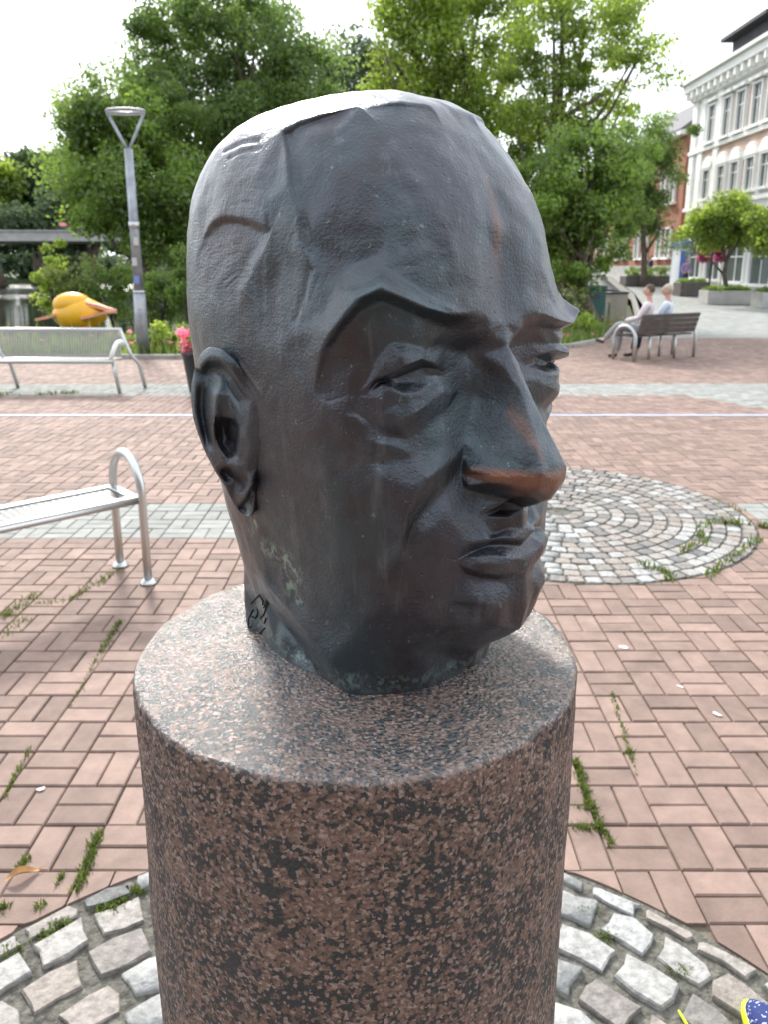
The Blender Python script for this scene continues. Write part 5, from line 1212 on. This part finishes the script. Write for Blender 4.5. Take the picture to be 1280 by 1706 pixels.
# blue topped pillar
x = atY(1134, 440, 43.5).x; e = empty('advertising_pillar', (x, 43.5, zs(43.5))); tag(e, 'white pillar with blue cap and blue panel on the pavement', 'pillar')
zt = zat(1134, 398, 43.5)-zs(43.5)
mb = MB(); mb.lathe([(.52, 0), (.52, .2), (.46, .22), (.46, zt-.45)], (0, 0, 0), 24); mb.build('shaft', M_white, e); mb = MB(); mb.lathe([(.56, 0), (.58, .1), (.5, .32), (.25, .45), (.05, .5)], (0, 0, zt-.47), 24); mb.build('cap', M_blue, e)
mb = MB(); mb.box((.05, -.47, zt*.5), (.45, .05, zt*.55)); mb.build('panel', M_blue, e)
x = atY(1225, 392, 36).x; e = empty('round_sign', (x, 37, zs(37))); tag(e, 'small round blue sign on a thin pole among the leaves', 'sign')
zt = zat(1225, 392, 37)-zs(37); mb = MB(); mb.tube([(0, 0, 0), (0, 0, zt)], .03, 6); mb.build('pole', M_steelw, e); mb = MB(); mb.add([(.2*math.cos(2*PI*i/16), y_, zt+.2*math.sin(2*PI*i/16)) for y_ in (-.06, -.035) for i in range(16)], [tuple(range(16)), tuple(range(31, 15, -1))]+[(i, i+16, (i+1) % 16+16, (i+1) % 16) for i in range(16)]); mb.build('disc', M_blue, e)
# ------------------------------------------------------------------ small things on the paving
p = at(38, 1463); e = empty('dry_leaf', (p.x, p.y, .004), .55); tag(e, 'curled brown dry leaf lying on the bricks at the left', 'leaf')
V = []; F = []
for i in range(9):
    t = i/8; w_ = .018*math.sin(PI*min(1, t*.92+.06))**.7+.002
    for j in range(5): k = j/4-.5; V.append(((t-.5)*.092, k*2*w_*.75, .010+.016*(abs(k)*2)**1.6*math.sin(PI*t)+.006*math.sin(t*5)))
for i in range(8):
    for j in range(4): F.append((i*5+j, i*5+j+1, (i+1)*5+j+1, (i+1)*5+j))
m_dry = mat('dry_leaf', (.42, .23, .08), .6, vary=.3, vscale=40); MB().add(V, F, True).build('blade', m_dry, e); MB().tube([(.046, 0, .012), (.06, .004, .006), (.07, .006, .004)], .0012, 5).build('stalk', m_dry, e)
def spot(u, v, r, ang, lab, m, el_=2.0):
    p = at(u, v); mb = MB(); n = 14; pts = []
    for i in range(n):
        a = 2*PI*i/n; rr = r*random.uniform(.6, 1.15); x, y = rr*el_*math.cos(a), rr*math.sin(a); pts.append((x*math.cos(ang)-y*math.sin(ang), x*math.sin(ang)+y*math.cos(ang)))
    mb.prism(pts, .0035, .0052); o = mb.build('dropping', m, None, (p.x, p.y, 0)); tag(o, lab, 'dropping', 'bird droppings on the bricks')
m_drop = mat('bird_dropping', (.78, .76, .73), .8)
spot(68, 1316, .010, .4, 'white bird dropping on the bricks left of the column', m_drop, 1.6); spot(1038, 1079, .016, -.3, 'white bird dropping on the bricks right of the chin, the farthest', m_drop, 1.7); spot(1196, 1191, .009, -.9, 'streak-shaped white bird dropping on the bricks at the right', m_drop, 2.6); spot(1134, 1145, .008, -.8, 'small pale bird dropping between the two larger ones', m_drop, 2.0)
# trainer at the lower right corner
p = at(1250, 1694); sh = empty('trainer_shoe', (p.x, p.y, 0), 0); tag(sh, 'blue mesh trainer toe with neon yellow rim at the lower right corner', 'shoe')
M_neon = mat('neon_yellow_rubber', (.62, .80, .02), .5); 
def shoe_mat():
    m = mat('blue_speckled_mesh', (.010, .024, .13), .8); t = m.node_tree; n = t.nodes; l = t.links; v = n.new('ShaderNodeTexNoise'); v.inputs['Scale'].default_value = 110; tc = n.new('ShaderNodeTexCoord'); l.new(tc.outputs['Object'], v.inputs['Vector'])
    r = n.new('ShaderNodeValToRGB'); r.color_ramp.elements[0].position = .61; r.color_ramp.elements[1].position = .65; r.color_ramp.elements[0].color = (.010, .024, .13, 1); r.color_ramp.elements[1].color = (.6, .65, .8, 1); l.new(v.outputs['Fac'], r.inputs['Fac']); l.new(r.outputs[0], n['Principled BSDF'].inputs['Base Color']); return m
dsh = Vector((.30, -.95, 0)).normalized(); ssh = Vector((dsh.y, -dsh.x, 0))
def shoe_loop(k, n=28, grow=0.0):
    out = []
    for i in range(n):
        a = 2*PI*i/n; lx = .145*math.cos(a); w_ = (.052 if lx < 0 else .044)*(1-.12*math.cos(2*a)); q = dsh*((lx)*(1+grow)+.13)+ssh*(w_*math.sin(a)*(1+grow)); out.append(q)
    return out
V = []; F = []; n = 28
for gz, z in ((0, 0), (.05, .012), (.05, .03), (.0, .036)): V += [(q.x, q.y, z) for q in shoe_loop(0, n, gz)]
for r in range(3):
    for i in range(n): F.append((r*n+i, r*n+(i+1) % n, (r+1)*n+(i+1) % n, (r+1)*n+i))
F += [tuple(reversed(range(n))), tuple(3*n+i for i in range(n))]
MB().add(V, F, True).build('sole', M_neon, sh)
V = []; F = []; R__ = 6
for r in range(R__+1):
    t = r/R__
    for q in shoe_loop(0, n):
        c = dsh*.17; along = (q-c).dot(dsh); hgt = .05 if along < -.05 else .05+.05*min(1, (along+.05)/.12)
        pt = c+(q-c)*(math.cos(t*PI/2*.93)*.97+.02); V.append((pt.x, pt.y, .034+hgt*math.sin(t*PI/2)))
for r in range(R__):
    for i in range(n): F.append((r*n+i, r*n+(i+1) % n, (r+1)*n+(i+1) % n, (r+1)*n+i))
F.append(tuple(R__*n+i for i in range(n))); MB().add(V, F, True).build('upper', shoe_mat(), sh)
MB().tube([dsh*.12+Vector((0, 0, .09)), at(1190, 1740)-p+Vector((0, 0, .05)), at(1150, 1728)-p+Vector((0, 0, .02)), at(1131, 1690)-p+Vector((0, 0, .012))], [.006, .006, .005, .0025], 6).build('lace', M_neon, sh)
